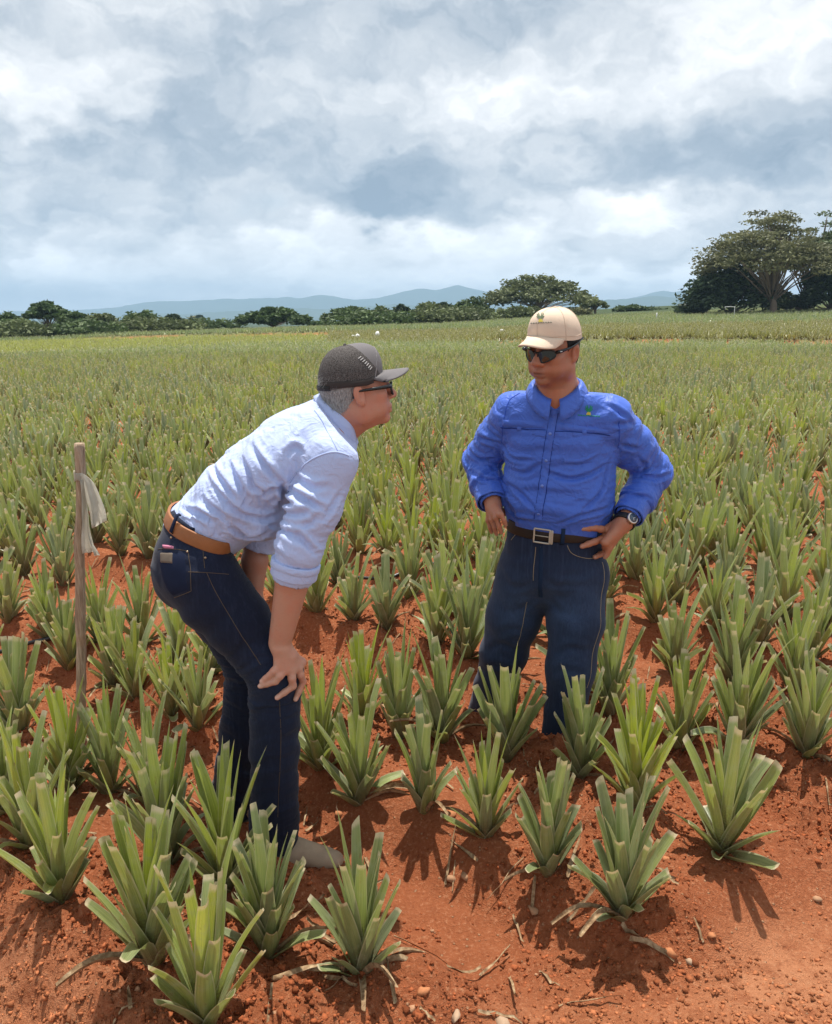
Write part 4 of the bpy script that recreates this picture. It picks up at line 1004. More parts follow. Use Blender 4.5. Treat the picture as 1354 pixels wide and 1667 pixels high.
for k_, (a_, b_, c_, d_, y_, lab) in enumerate([(-20, 90, 528, 560, 86, 'low scrub along the foot of the wood by the picture edge'), (80, 205, 530, 556, 88, 'leafy scrub along the foot of the round trees'), (190, 330, 526, 550, 96, 'scrub in front of the broad dome-shaped tree'), (540, 680, 514, 536, 100, 'scrub along the foot of the middle thicket'), (670, 810, 510, 532, 101, 'scrub between the olive tree and the big airy tree')]):
    tree(a_, b_, c_, d_, y_, 70 + k_, lab, 'bush', D2 if k_ % 2 else D3, 3600, 60, .34)
# mountains
m, t = new_mat('mountain'); pos = t.node('ShaderNodeNewGeometry').outputs['Position']
finish(t, bsdf(t, t.mix(t.noise(pos, 0.012, 5, 0.6), (0.045, 0.075, 0.045), (0.075, 0.10, 0.06)), 0.95, 0.05))
def ridge(name, Y, prof, seed, depth=700):
    """mountain range: profile given as (photo column, photo row), real depth with spurs"""
    px = np.linspace(prof[0][0], prof[-1][0], 220); top = np.interp(px, [p_[0] for p_ in prof], [p_[1] for p_ in prof])
    top = top + 2.2 * fbm(px / 38.0, px * 0, seed, 4); rows = []
    for j, q in enumerate(np.linspace(0, 1, 16)):
        y = Y - depth * (1 - q); hh = np.array([at(a, b, Y)[2] for a, b in zip(px, top)]); x = np.array([at(a, 500, Y)[0] for a in px])
        sp = 0.5 + 0.5 * fbm(px / 55.0 + q * .4, np.full_like(px, q * 2.0), seed + 5, 4); z = -20 + (hh + 20) * q ** (0.8 + .9 * sp) * (1 - .12 * (1 - q) * sp)
        rows.append(np.stack([x * (y / Y), np.full_like(x, y), z], 1))
    back = rows[-1].copy(); back[:, 1] += depth; back[:, 2] = -20; rows.append(back)
    tag(mesh_obj(name, np.concatenate(rows), np.array(grid_faces(220, 16)), m), kind='structure')
ridge('mountains', 5200, [(-150, 505), (60, 508), (160, 503), (235, 494), (330, 488), (430, 487), (520, 482), (580, 489), (620, 484), (655, 474), (690, 468), (712, 474), (742, 463), (775, 472), (815, 484), (870, 494), (960, 492), (1005, 486), (1050, 478), (1075, 471), (1095, 475), (1120, 471), (1150, 481), (1220, 490), (1500, 492)], 4)
ridge('hills', 3600, [(-150, 516), (150, 514), (400, 508), (560, 500), (660, 496), (760, 502), (900, 508), (985, 489), (1060, 483), (1130, 489), (1250, 500), (1500, 506)], 9, 500)
# haze between here and the mountains
b = bmesh.new(); bmesh.ops.create_cube(b, size=1.0); V = np.array([v.co[:] for v in b.verts]); F = [tuple(v.index for v in f.verts) for f in b.faces]; b.free()
hm_, t = new_mat('haze_air'); pv = t.node('ShaderNodeVolumePrincipled', {'Color': (0.50, 0.745, 1.0, 1.0), 'Density': 0.00026, 'Anisotropy': 0.0})
o = t.node('ShaderNodeOutputMaterial'); t.l.new(pv.outputs[0], o.inputs['Volume'])
hm_.cycles.homogeneous_volume = True
hz = mesh_obj('haze', V * [13000, 6260, 262] + [0, 2930, 95], F, hm_, smooth=False); tag(hz, kind='stuff')
# wooden stake with a strip of plastic tied to it
def stake():
    a, c = at(135, 1262, 2.86), at(128, 722, 2.80); gz = float(ground_z(a[0], a[1], False)); a[2] = gz - .03
    rg = np.random.default_rng(8); n_ = 60; P_ = np.linspace(a, c, n_) + np.stack([fbm(np.linspace(0, 6, n_), np.zeros(n_), 3, 2) * .004, fbm(np.linspace(0, 6, n_), np.zeros(n_), 9, 2) * .004, np.zeros(n_)], 1)
    r = np.linspace(.0178, .0160, n_) * (1 + .05 * fbm(np.linspace(0, 14, n_), np.zeros(n_), 5, 3)); r[[17, 18, 37]] *= 1.10
    V, F = tube(P_, r, 16); ang = np.tile(np.arange(16), n_); V = V + (V - np.repeat(P_, 16, 0)) * (.06 * fbm(ang * .7, np.repeat(np.arange(n_), 16) * .25, 2, 2))[:, None]
    mt, t = new_mat('stake_wood'); co = t.node('ShaderNodeTexCoord').outputs['Object']; x, y, z = t.sep(co)
    g = t.noise(t.xyz(t.m('MULTIPLY', x, 130), t.m('MULTIPLY', y, 130), t.m('MULTIPLY', z, 9)), 1.0, 5, .65); g2 = t.noise(co, 11, 4, .6)
    cc = t.ramp(g, [(.3, (.17, .11, .07)), (.5, (.37, .265, .18)), (.72, (.54, .43, .32))]); cc = t.mix(t.ss(g2, .5, .7, 0, .55), cc, (.36, .21, .12)); finish(t, bsdf(t, cc, .88, .2, bump(t, g, .8, .006)))
    o = mesh_obj('wooden_stake', V - a, F, mt); o.location = a; tag(o, 'rough brown wooden stake planted upright in the pineapple bed', 'stake')
    # knob stubs
    tm, t = new_mat('torn_plastic'); co = t.node('ShaderNodeTexCoord').outputs['Object']; n1 = t.noise(co, 40, 4, .6)
    p1 = bsdf(t, t.mix(n1, (.52, .49, .42), (.72, .69, .60)), .5, .3, bump(t, n1, .4, .006)); p2 = t.node('ShaderNodeBsdfTranslucent', {'Color': (.82, .79, .70, 1)}).outputs[0]; p3 = t.node('ShaderNodeBsdfTransparent').outputs[0]
    m1 = t.node('ShaderNodeMixShader', {0: .6}); t.l.new(p1, m1.inputs[1]); t.l.new(p2, m1.inputs[2]); m2 = t.node('ShaderNodeMixShader', {0: .14}); t.l.new(m1.outputs[0], m2.inputs[1]); t.l.new(p3, m2.inputs[2]); finish(t, m2.outputs[0])
    k0 = at(129, 775, 2.806); tr = empty('plastic_strip', k0); tag(tr, 'torn pale plastic strip tied round the wooden stake', 'plastic strip')
    ax = (c - a) / np.linalg.norm(c - a); th = np.linspace(0, 2 * np.pi * 1.6, 40); rr = .0180 + .001 * np.sin(th * 5)
    W_ = []
    for z_ in np.linspace(-.016, .016, 6): W_.append(np.stack([np.cos(th) * rr, np.sin(th) * rr, np.full_like(th, z_) + .004 * np.sin(th * 2 + z_ * 90)], 1) + ax * 0)
    v, f = solid(np.concatenate(W_), grid_faces(40, 5), .0008); mesh_obj('knot', v, f, tm, parent=tr)
    def tail(pl, pr, name, seed):
        n1_, n2_ = 14, 9; L_ = catmull(np.array([at(*q, 2.80) for q in pl]), n1_); R_ = catmull(np.array([at(*q, 2.80) for q in pr]), n1_); G_ = []
        for j in range(n1_):
            for i in range(n2_):
                s_ = i / (n2_ - 1); q = L_[j] * (1 - s_) + R_[j] * s_; w_ = (j / n1_) ** .8
                q = q + np.array([0, -.022 + .022 * math.sin(s_ * 7 + seed + j * .22) * w_ + .010 * math.sin(s_ * 15 + j * .5) * w_, 0]); G_.append(q)
        v, f = solid(np.array(G_) - k0, grid_faces(n2_, n1_ - 1), .0006); mesh_obj(name, v, f, tm, parent=tr)
    tail([(134, 768), (138, 800), (148, 830), (152, 858)], [(138, 768), (156, 785), (170, 820), (178, 845)], 'tail', 0)
    tail([(134, 780), (138, 820), (140, 860), (141, 896)], [(139, 778), (145, 815), (152, 870), (168, 900)], 'tail', 2)
    # the second tail ends in a point
stake()
# drip hose lying across the beds
hose_m = simple_mat('black_polythene', (0.016, 0.016, 0.017), .38, .5, .2, 30)
def hose(pp, label, r=.011):
    P_ = []
    for px, py in pp:
        z = .06
        for _ in range(4): x, y = on_z(px, py, z); z = float(ground_z(x, y, False)) * .4 + .075 + r
        P_.append((x, y, z))
    o_ = np.array(P_[0]); V, F = tube(catmull(np.array(P_), 40) - o_, r, 10); o = mesh_obj('drip_hose', V, F, hose_m); o.location = o_; tag(o, label, 'hose', 'drip irrigation hoses')
hose([(-60, 1078), (0, 1061), (40, 1048), (80, 1037), (120, 1026)], 'black drip hose on the red soil by the picture edge behind the stake')
hose([(560, 938), (630, 930), (675, 921), (720, 917), (800, 914)], 'black drip hose crossing between the two men')
hose([(1225, 808), (1250, 801), (1275, 795)], 'short piece of black hose showing beside the blue sleeve', .012)
# white sacks and marker posts far out in the field
wm = simple_mat('white_sack', (0.72, 0.71, 0.68), .8, .2, .1, 2.0)
for i, (px, py, hw, hh, lab) in enumerate([(614, 545, 5, 6, 'peaked white sack on the far edge of the field'), (582, 547, 5, 3.5, 'low white sack beside the peaked one on the field edge'), (575, 547.5, 3.5, 3, 'smallest white sack at the end of the pair'), (817, 538, 5, 2.5, 'flat white sack lying out in the field near the cream cap')]):
    Y = 62.0; q = at(px, py, Y); z = float(ground_z(q[0], Y, False)); Y2 = Y
    for _ in range(20):
        q = at(px, py, Y2); Y2 += (q[2] - float(ground_z(np.array(q[0]), np.array(Y2), False)) - .35) * 8; Y2 = min(max(Y2, 30), 100)
    r = hw / FPX * Y2 * .8; V = IV2.copy(); V[:, 2] = np.sign(V[:, 2]) * np.abs(V[:, 2]) ** 1.2; V = V * (1 + .18 * fbm(V[:, :1] * 1.5 + i, V[:, 1:2] * 1.5 + V[:, 2:], i, 2)) * [r, r * .8, hh / FPX * Y2 * .9]
    o = mesh_obj('white_sack', V, IF2, wm); q = at(px, py, Y2); o.location = (q[0], Y2, float(ground_z(np.array(q[0]), np.array(Y2), False)) + .35); tag(o, lab, 'sack')
pm = simple_mat('pale_pipe', (0.55, 0.56, 0.55), .5, .4)
def post(px, ptop, pbase, Y, label, arm=None, r=.035):
    a = at(px, pbase, Y); gz = float(ground_z(np.array(a[0]), np.array(Y), False)) - .2; H = at(px, ptop, Y)[2] - gz
    prt = [tube([(0, 0, 0), (0, 0, H * .5), (0, 0, H)], r, 8)]
    if arm: dx = (arm - px) / FPX * Y; prt.append(tube([(0, 0, H - r), (dx * .5, 0, H - r + .02), (dx, 0, H - r)], r * .9, 8)); prt.append(tube([(dx, 0, H), (dx, 0, H - .28)], r * .8, 8))
    V, F = join_vf(prt); o = mesh_obj('marker_post', V, F, pm); o.location = (a[0], Y, gz); tag(o, label, 'post')
post(1195, 499, 512, 84, 'pale irrigation post with a side arm before the tall corner trees', 1180)
post(1068.5, 509, 519, 80, 'short white marker post standing in the far field', None, .06)
# ================================================================== FIGURES
def seg_field(V, segs):
    """for each point: index of the nearest segment (distance over its radius), its direction, parameter"""
    best = np.full(len(V), 1e9); idx = np.zeros(len(V), int); dirs = np.zeros_like(V); tt = np.zeros(len(V))
    for i, (a, b, r) in enumerate(segs):
        a = np.asarray(a, float); b = np.asarray(b, float); w_ = b - a; L2 = w_.dot(w_); t = np.clip(((V - a) @ w_) / L2, 0, 1)
        d = np.linalg.norm(V - a - t[:, None] * w_, axis=1) / r; m_ = d < best
        best[m_] = d[m_]; idx[m_] = i; dirs[m_] = w_ / math.sqrt(L2); tt[m_] = t[m_]
    return idx, dirs, tt
def near(V, p, s_): return np.exp(-((V - np.asarray(p)) ** 2).sum(1) / s_ ** 2)
class Fig:
    def __init__(s, foot): s.o = np.asarray(foot, float); s.root = None
    def body(s, V, F, mat, cols, label):
        s.root = mesh_obj('person', V - s.o, F, mat, cols=cols); s.root.location = s.o; tag(s.root, label, 'person'); return s.root
    def add(s, name, V, F, mat, parent=None, smooth=True, cols=None, label=None):
        o = mesh_obj(name, np.asarray(V) - s.o, F, mat, parent=parent or s.root, smooth=smooth, cols=cols)
        if label: o['label'] = label
        return o
def collar(c, axis, front, r_in, stand=0.030, fall=0.042, gap=0.16, point=0.022, flare=0.022, rx=1.0, n=49):
    ax = np.asarray(axis, float); ax /= np.linalg.norm(ax); f = np.asarray(front, float); f = f - ax * f.dot(ax); f /= np.linalg.norm(f); l = np.cross(ax, f)
    V = []; prof_n = 7
    for j in range(prof_n):
        for i in range(n):
            a = gap + (2 * math.pi - 2 * gap) * i / (n - 1); fr = max(0, math.cos(a)) ** 3
            dip = -0.035 * max(0, math.cos(a)) ** 2
            if j <= 2: r = r_in + 0.002; z = dip - 0.012 + (stand + 0.012) * j / 2
            else:
                q = (j - 2) / 4.0; r = r_in + 0.004 + (flare + 0.014 * fr) * q ** 0.8; z = dip + stand + 0.004 * math.sin(q * 3.14) - (fall + point * fr) * q
            V.append(np.asarray(c) + f * (r * math.cos(a) * rx) + l * r * math.sin(a) + ax * z)
    return solid(np.array(V), grid_faces(n, prof_n - 1), 0.0022)
def shoe(ank, toe_dir, L=0.28, H=0.10, h=0.0045, zsole=None):
    """ankle-high shoe under the trouser hem"""
    f = np.asarray(toe_dir, float); f[2] = 0; f /= np.linalg.norm(f); side = np.array([-f[1], f[0], 0]); z0 = zsole
    c = np.array([ank[0], ank[1], 0.0]); P = lambda a, b, z: c + f * a + side * b + np.array([0, 0, z0 + z])
    S = Field(c + [-.34, -.34, z0 - .02], c + [.34, .34, z0 + .22], h)
    S.cone(P(-.05, 0, .045), P(.04, 0, .045), .040, .043, .02); S.cone(P(.04, 0, .045), P(.135, .004, .034), .045, .040, .03, side, .75)
    S.cone(P(.135, .004, .032), P(.175, .004, .030), .040, .034, .02, side, .75); S.cone(P(-.02, 0, .05), P(-.02, 0, .14), .043, .046, .03)
    S.cone(P(.03, 0, .07), P(.10, 0, .05), .034, .034, .02)
    S.cut(P(0, 0, .012), (0, 0, -1)); U = S.mesh(2)
    S2 = Field(c + [-.34, -.34, z0 - .02], c + [.34, .34, z0 + .06], h)
    S2.cone(P(-.052, 0, .012), P(.03, 0, .012), .045, .044, .02, side, .45); S2.cone(P(.03, 0, .012), P(.178, .004, .012), .044, .042, .02, side, .45)
    S2.cut(P(0, 0, .0), (0, 0, -1)); S2.cut(P(0, 0, .020), (0, 0, 1)); return U, S2.mesh(1)

# ------------------------------------------------------------------ the bending man
A = at
def build_bending_man():
    G = Fig((-0.36, 2.55, float(ground_z(-0.36, 2.55, False))))
    hipR, hipL = A(325, 930, 2.46), A(322, 922, 2.66); knR, knL = A(448, 1094, 2.45), A(408, 1082, 2.70); anR, anL = A(446, 1350, 2.47), A(380, 1300, 2.74)
    pel, wai, mid, che, upp, nek = A(318, 905, 2.56), A(333, 866, 2.56), A(396, 798, 2.56), A(468, 742, 2.56), A(526, 702, 2.56), A(552, 682, 2.56)
    shR, elR, wrR = A(538, 748, 2.395), A(486, 893, 2.355), A(455, 1048, 2.372)
    shL = upp + np.array([0.01, .165, -.05]); elL, wrL = A(416, 884, 2.735), A(411, 985, 2.70)
    Yv = np.array([0, 1.0, 0])
    # jeans
    S = Field((-.80, 2.25, -.02), (-.10, 2.95, 1.15), 0.006)
    S.cone(pel + [-.01, 0, -.01], wai + [.010, 0, .045], .160, .156, .03, Yv, .71)
    S.ell(A(312, 908, 2.48), (.098, .09, .100), k=.04); S.ell(A(312, 902, 2.645), (.098, .09, .100), k=.04); S.cone(A(318, 930, 2.465), A(345, 978, 2.46), .100, .100, .03)
    for hp, kn, an, yy in ((hipR, knR, anR, -1), (hipL, knL, anL, 1)):
        md = (hp + kn) / 2
        S.cone(hp, md, .108, .098, .015); S.cone(md, kn, .098, .082, .015)
        S.cone(kn, kn * .5 + an * .5, .082, .074, .02); S.cone(kn * .5 + an * .5, an + (an - kn) * .05, .074, .077, .02)
    S.cut(wai + np.array([.37, 0, .93]) * .050, (.40, 0, .92))
    for an, kn in ((anR, knR), (anL, knL)):
        d = (an - kn) / np.linalg.norm(an - kn)
        pl = an + d * .065
        S.cone(pl + d * .02, pl - d * .06, .066, .064, .0, sub=True)
        S.cone(pl + d * .20, pl + d * .085, .12, .12, .0, sub=True)
    JV, JF = S.mesh(3)
    ii, dr, tt = seg_field(JV, [(hipR, knR, .11), (knR, anR, .08), (hipL, knL, .11), (knL, anL, .08), (pel, wai, .16)])
    bk = near(JV, knR + [-.06, 0, -.03], .15) + near(JV, knL + [-.06, 0, -.03], .15); lap = near(JV, A(392, 915, 2.5), .10); ank = near(JV, anR, .16) + near(JV, anL, .16)
    fr = np.clip(1 - near(JV, wai, .13) * 1.3, 0, 1) * (1 - 0.8 * np.clip(near(JV, knR + [.05, -.05, 0], .08), 0, 1))
    JV = wrinkle(JV, JF, dr, 0.035 + 0.17 * np.clip(bk, 0, 1) + 0.14 * lap + 0.12 * np.clip(ank, 0, 1), np.full(len(JV), .012), fr, 3, 110, .008, .013, .04, wl=.036)
    jt = bvh(JV, JF)
    # hand joints rest on the denim
    def onj(px, py, off, Yd):
        q = hit(jt, px, py)
        if q is None or abs(q[1] - Yd) > .09: return A(px, py, Yd)
        co, no, i_, d_ = jt.find_nearest(Vector(q)); return q + np.array(no) * off * 0.6 + np.array([0, -off * .5, 0])
    # body
    hdM = frame((math.cos(R(17)), math.sin(R(17)), 0.12)); ear = A(584, 643, 2.46); hs = .945
    hdO = ear - hdM @ (np.array([-.010, -.078, -.002]) * hs)
    B = Field((-.80, 2.22, -.02), (.06, 2.98, 1.72), 0.0036)
    head(B, hdO, hdM, hs, 0.0)
    B.cone(hdO + hdM @ np.array([-.028, 0, -.045]), nek, .055, .062, .035); B.cone(nek, upp, .064, .075, .03)
    B.cone(hdO + hdM @ np.array([.022, 0, -.078]), nek + np.array([.028, 0, -.02]), .022, .036, .03)
    B.cone(pel, mid, .115, .12, .03, Yv, .8); B.cone(mid, che, .12, .13, .03, Yv, .75); B.cone(che, upp, .13, .10, .03, Yv, .7)
    for hp, kn, an in ((hipR, knR, anR), (hipL, knL, anL)): B.cone(hp, kn, .075, .05, .03); B.cone(kn, an, .05, .035, .03); B.cone(an, an + [.05, 0, -.05], .026, .022, .02)
    for sh, el, wr in ((shR, elR, wrR), (shL, elL, wrL)):
        k_ = 1.0 if sh is shR else .84
        B.cone(upp, sh, .06, .055, .03); B.cone(sh, el, .052, .044 * k_, .03)
        d = wr - el; m1 = el + d * .28
        B.cone(el, m1, .041 * k_, .0445 * k_, .02); B.cone(m1, wr, .0435 * k_, .0285 * k_, .02, Yv, 1.16)
    kn_px = [((452, 1084), (440, 1097), (427, 1106)), ((462, 1089), (449, 1107), (425, 1113)), ((472, 1089), (475, 1114), (451, 1132)), ((482, 1086), (490, 1107), (479, 1136))]
    rad = [(.0115, .0098, .0078), (.0125, .0104, .0082), (.0128, .0106, .0084), (.0124, .0102, .0080)]
    wc = wrR + np.array([.004, 0, -.012]); tips = []
    for (b_, m_, t_), rr in zip(kn_px, rad):
        pb_ = onj(*b_, .016, 2.36); pm = onj(*m_, .012, 2.36); pt = onj(*t_, .010, 2.36)
        tips.append(pt + np.array([0, -.006, .001])); q1 = pb_ * .5 + pm * .5 + np.array([0, -.006, .002])
        B.cone(wc, pb_, .021, .0145, .016); B.chain([pb_, q1, pm, pm * .45 + pt * .55, pt], [rr[0], rr[0] * .95, rr[1], rr[1] * .92, rr[2]], .005)
    th0 = wrR + np.array([.028, .012, -.04]); B.chain([wrR + np.array([.008, .004, -.01]), th0, th0 + [.028, .030, -.035], th0 + [.018, .055, -.055]], [.022, .019, .0125, .010], .012)
    # far hand on the far thigh
    w2 = wrL; hv = np.array([.035, -.01, -.085]); B.cone(w2, w2 + hv * .75, .030, .026, .02, Yv, 1.3)
    for k_ in range(4):
        b0 = w2 + hv * .8 + np.array([0.012 * (k_ - 1.5), .024 * (k_ - 1.5), 0]); B.chain([b0, b0 + [.016, 0, -.035], b0 + [.008, 0, -.062]], [.011, .0098, .008], .006)
    B.chain([w2 + hv * .3, w2 + hv * .6 + [.03, -.03, 0], w2 + hv * .9 + [.035, -.045, -.01]], [.018, .013, .010], .01)
    V, F = B.mesh(2)
    skin = (0.50, 0.245, 0.165)
    T = head_tones(V, hdO, hdM, hs, skin, (0.40, 0.15, 0.11), (0.52, 0.175, 0.11), (0.36, 0.30, 0.26))
    nk = near(V, nek, .11); T = T * (1 - .5 * nk[:, None]) + np.array([.50, .18, .11]) * .5 * nk[:, None]
    armm = sstep(-V[:, 2], -(elR[2]), -(wrR[2] + .02)) * (V[:, 2] > wrR[2] - .004) * (V[:, 0] > -.6)
    hand_m = (np.linalg.norm(V - (wrR + [.01, 0, -.06]), axis=1) < .14) * sstep(-V[:, 2], -(wrR[2] + .006), -(wrR[2] - .008))
    T = T * (1 - hand_m[:, None] * .8) + np.array([.56, .30, .215]) * hand_m[:, None] * .8
    for q in tips:
        k_ = np.clip(near(V, q, .0075) * 1.3, 0, 1)[:, None]; T = T * (1 - .6 * k_) + np.array([.70, .47, .39]) * .6 * k_
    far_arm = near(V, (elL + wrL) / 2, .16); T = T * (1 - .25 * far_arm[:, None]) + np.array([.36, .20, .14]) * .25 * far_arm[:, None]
    SK = skin_mat('skin_fair'); G.body(V, F, SK, T, 'bending man in pale blue shirt, grey cap and dark jeans, hands on knees')
    wear = .55 * near(JV, knR + [.03, -.06, .02], .11) + .25 * near(JV, (knR + anR) / 2 + [0, -.07, 0], .16) + .3 * near(JV, A(290, 930, 2.4), .12)
    G.add('jeans', JV, JF, denim_mat('denim_dark', (0.0085, 0.0125, 0.030), (0.030, 0.045, 0.095), .35), cols=np.repeat(np.clip(wear, 0, 1)[:, None], 3, 1))
    # shirt
    S = Field((-.80, 2.20, .85), (-.02, 2.98, 1.66), 0.0058)
    S.cone(wai + [-.015, 0, -.035], wai + [.016, 0, .036], .140, .143, .02, Yv, .70); S.cone(wai + [.016, 0, .036], wai * .55 + mid * .45 + [0, 0, -.008], .143, .160, .015, Yv, .68)
    S.cone(wai * .55 + mid * .45 + [0, 0, -.008], mid, .160, .174, .02, Yv, .69); S.cone(mid, che, .176, .182, .02, Yv, .66)
    S.cone(che, upp, .182, .150, .03, Yv, .64); S.cone(upp, nek + (nek - upp) * .1, .100, .062, .035, Yv, .85)
    S.ell(A(432, 838, 2.55), (.070, .140, .070), k=.04)
    for sh, el, wr in ((shR, elR, wrR), (shL, elL, wrL)):
        d = (wr - el) / np.linalg.norm(wr - el); up_ = (sh + el) / 2
        S.cone(upp * .45 + sh * .55, sh, .078, .072, .04); S.cone(sh, up_, .073, .072, .02); S.cone(up_, el, .073, .066, .02); S.cone(el, el + d * .062, .064, .057, .015)
        pe = el + d * .082
        S.cone(pe - d * .020, pe, .0605, .059, .004)
        S.cone(pe + d * .20, pe + d * .078 - d * .0, .078, .078, .0, sub=True)
        S.cone(pe - d * .03, pe + d * .06, .048, .0505, .0, sub=True)
    S.cone(nek, nek + (nek - upp) * 1.2, .063, .064, .0, sub=True)
    S.cut(wai + np.array([.37, 0, .93]) * -.035, (-.40, 0, -.92))
    S.cut(nek + np.array([.74, 0, .67]) * -.004, (.74, 0, .67))
    V, F = S.mesh(3)
    Z2 = lambda *q: [(240 + q[i] / 3.761, 640 + q[i + 1] / 3.761) for i in range(0, len(q), 2)]
    FL = [Z2(640, 320, 690, 400, 740, 460, 800, 520) + [1.2], Z2(580, 400, 620, 480, 650, 560, 710, 590) + [1.2], Z2(500, 430, 540, 520, 600, 620), Z2(400, 440, 440, 520, 500, 600, 540, 650),
          Z2(330, 480, 400, 560, 470, 640, 560, 720), Z2(250, 560, 330, 640, 430, 720, 480, 760), Z2(190, 640, 280, 700, 400, 770), Z2(500, 680, 600, 740, 720, 760, 790, 730) + [.8], Z2(520, 820, 620, 875, 740, 840),
          Z2(820, 540, 850, 630, 875, 670) + [2.0], Z2(880, 590, 960, 640, 1060, 690) + [1.5], Z2(830, 700, 920, 730, 1000, 700) + [.9], Z2(820, 800, 900, 860, 960, 900, 1010, 960) + [1.1], Z2(850, 370, 900, 325, 940, 350) + [.8],
          Z2(700, 620, 780, 580, 840, 590), Z2(900, 500, 1000, 560, 1100, 560) + [.6], Z2(1180, 600, 1120, 700, 1060, 780) + [.7], Z2(150, 690, 220, 700, 330, 740) + [.6], Z2(930, 800, 1000, 780, 1080, 700) + [.7]]
    V = folds(V, F, bvh(V, F), FL, .0095, .0085)
    segs = [(wai, mid, .17), (mid, che, .18), (che, upp, .17), (upp, nek, .10), (shR, elR, .078), (elR, elR + (wrR - elR) * .3, .065), (shL, elL, .078), (elL, elL + (wrL - elL) * .3, .065)]
    ii, dr, tt = seg_field(V, segs)
    torso = (ii < 3); slv = ii >= 4
    spd = che - wai; spd = spd / np.linalg.norm(spd)
    fold = spd * .88 + np.array([.30, 0, -.42]); fold /= np.linalg.norm(fold)
    ax = np.where(torso[:, None], fold[None], dr)
    sidem = sstep(-V[:, 1], -2.52, -2.40)
    axl = np.where(torso, .055 + .085 * np.clip(near(V, A(400, 800, 2.42), .19) + .8 * near(V, A(345, 815, 2.45), .15), 0, 1), 0) + np.where(slv, .045 + .12 * np.clip(near(V, elR + [0, 0, .05], .10) + near(V, A(478, 812, 2.40), .09), 0, 1), 0)
    iso = .014 + .030 * near(V, A(470, 805, 2.42), .12)
    free = np.clip(1 - 1.2 * near(V, wai, .06), 0, 1)
    free *= 1 - .9 * np.clip(near(V, nek, .10), 0, 1); free *= 1 - .55 * np.clip(near(V, A(520, 690, 2.50), .13) + near(V, shR + [.02, -.02, .06], .07), 0, 1)
    free *= np.where(slv & (tt > .75) & (ii != 4) & (ii != 6), .45, 1)
    zc = ((V - wai) @ np.array([.40, 0, .92])); free *= sstep(zc, .035, .085)
    V = wrinkle(V, F, ax, axl, iso, free, 11, 150, .012, .018, .022, .00004, .006, .034)
    SH1 = cloth_mat('chambray_pale_blue', (0.47, 0.55, 0.83), 1100, .05, .82, .12, .55); sh = G.add('shirt', V, F, SH1); st = bvh(V, F)
    seam = simple_mat('seam_blue', (0.40, 0.47, 0.72), .9, .1)
    def seam_px(pp, width=.004, n=30, tree=st, name='seam', mat=seam, off=.0004, parent=sh):
        P_ = [hit(tree, *q) for q in pp]; P_ = [q for q in P_ if q is not None]
        if len(P_) < 2: return
        v, f = ribbon(tree, P_, width, off, .0010, n); return G.add(name, v, f, mat, parent)
    seam_px([(568, 742), (545, 736), (520, 742), (495, 757), (478, 775), (464, 792)], .006)
    seam_px([(512, 668), (527, 690), (540, 715), (549, 733)], .003)
    d = (wrR - elR) / np.linalg.norm(wrR - elR)
    for off_, wd_, th_ in ((.060, .045, .003), (.048, .020, .006)):
        v, f, _ = hoop(st, elR + d * off_, d, Yv, wd_, th_, 48, .12, 2, .001); G.add('rolled_cuff', v, f, SH1, sh)
    axn = np.array([.74, 0, .67])
    v, f = collar(nek + axn * .002, axn, (.67, 0, -.74), .074, .034, .046, .20, .024, .020); G.add('collar', v, f, SH1, sh)
    # belt, loops, pockets
    bax = np.array([.40, 0, .92]); belt_m = simple_mat('tan_leather', (0.30, 0.115, 0.040), .55, .4, .25, 40, .25)
    bc = wai + bax * .022
    v, f, info = hoop(jt, bc, bax, np.array([1.0, 0, 0]), .040, .0045, 80, .4, 3, .001); be = G.add('belt', v, f, belt_m); bt = bvh(v, np.array(f))
    dl = simple_mat('denim_trim', (0.014, 0.020, 0.045), .9, .1); th = simple_mat('thread_dark_gold', (0.10, 0.075, 0.055), .8, .1); je = [o for o in G.root.children if o.name.startswith('jeans')][0]
    for px, py in ((285, 853), (321, 864), (356, 880)):
        q = hit(bt, px, py)
        if q is None: continue
        co, no, _i, _d = bt.find_nearest(Vector(q)); no = np.array(no); no = no if no[1] < 0 else -no; q0 = q + no * .003; sdv = np.cross(bax, no); V4 = []
        for z_ in (-.030, -.026, 0, .026, .030):
            for s_ in (-.006, .006): V4.append(q0 + bax * z_ + sdv * s_ + no * (.001 if abs(z_) < .028 else -.008))
        V4 = np.array(V4); v, f = solid(V4, [(0, 2, 3, 1), (2, 4, 5, 3), (4, 6, 7, 5), (6, 8, 9, 7)], .003); G.add('belt_loop', v, f, dl, be)
    def jpatch(pp, mat, off, name, nu=8, nv=8):
        P_ = [hit(jt, *q) for q in pp]
        if any(q is None for q in P_): return None
        v, f = patch(jt, P_, off, nu, nv); o = G.add(name, v, f, mat, je); return o
    jpatch([(258, 894), (305, 897), (310, 962), (281, 973)], dl, .0022, 'back_pocket')
    jpatch([(260, 899), (283, 899), (283, 919), (261, 917)], simple_mat('leather_patch', (0.13, 0.10, 0.075), .6, .3), .0042, 'leather_patch')
    jpatch([(263, 886), (284, 888), (283, 894), (264, 893)], simple_mat('pink_cloth', (0.55, 0.20, 0.30), .8, .2, .4, 200), .006, 'pink_wallet_edge', 5, 3)
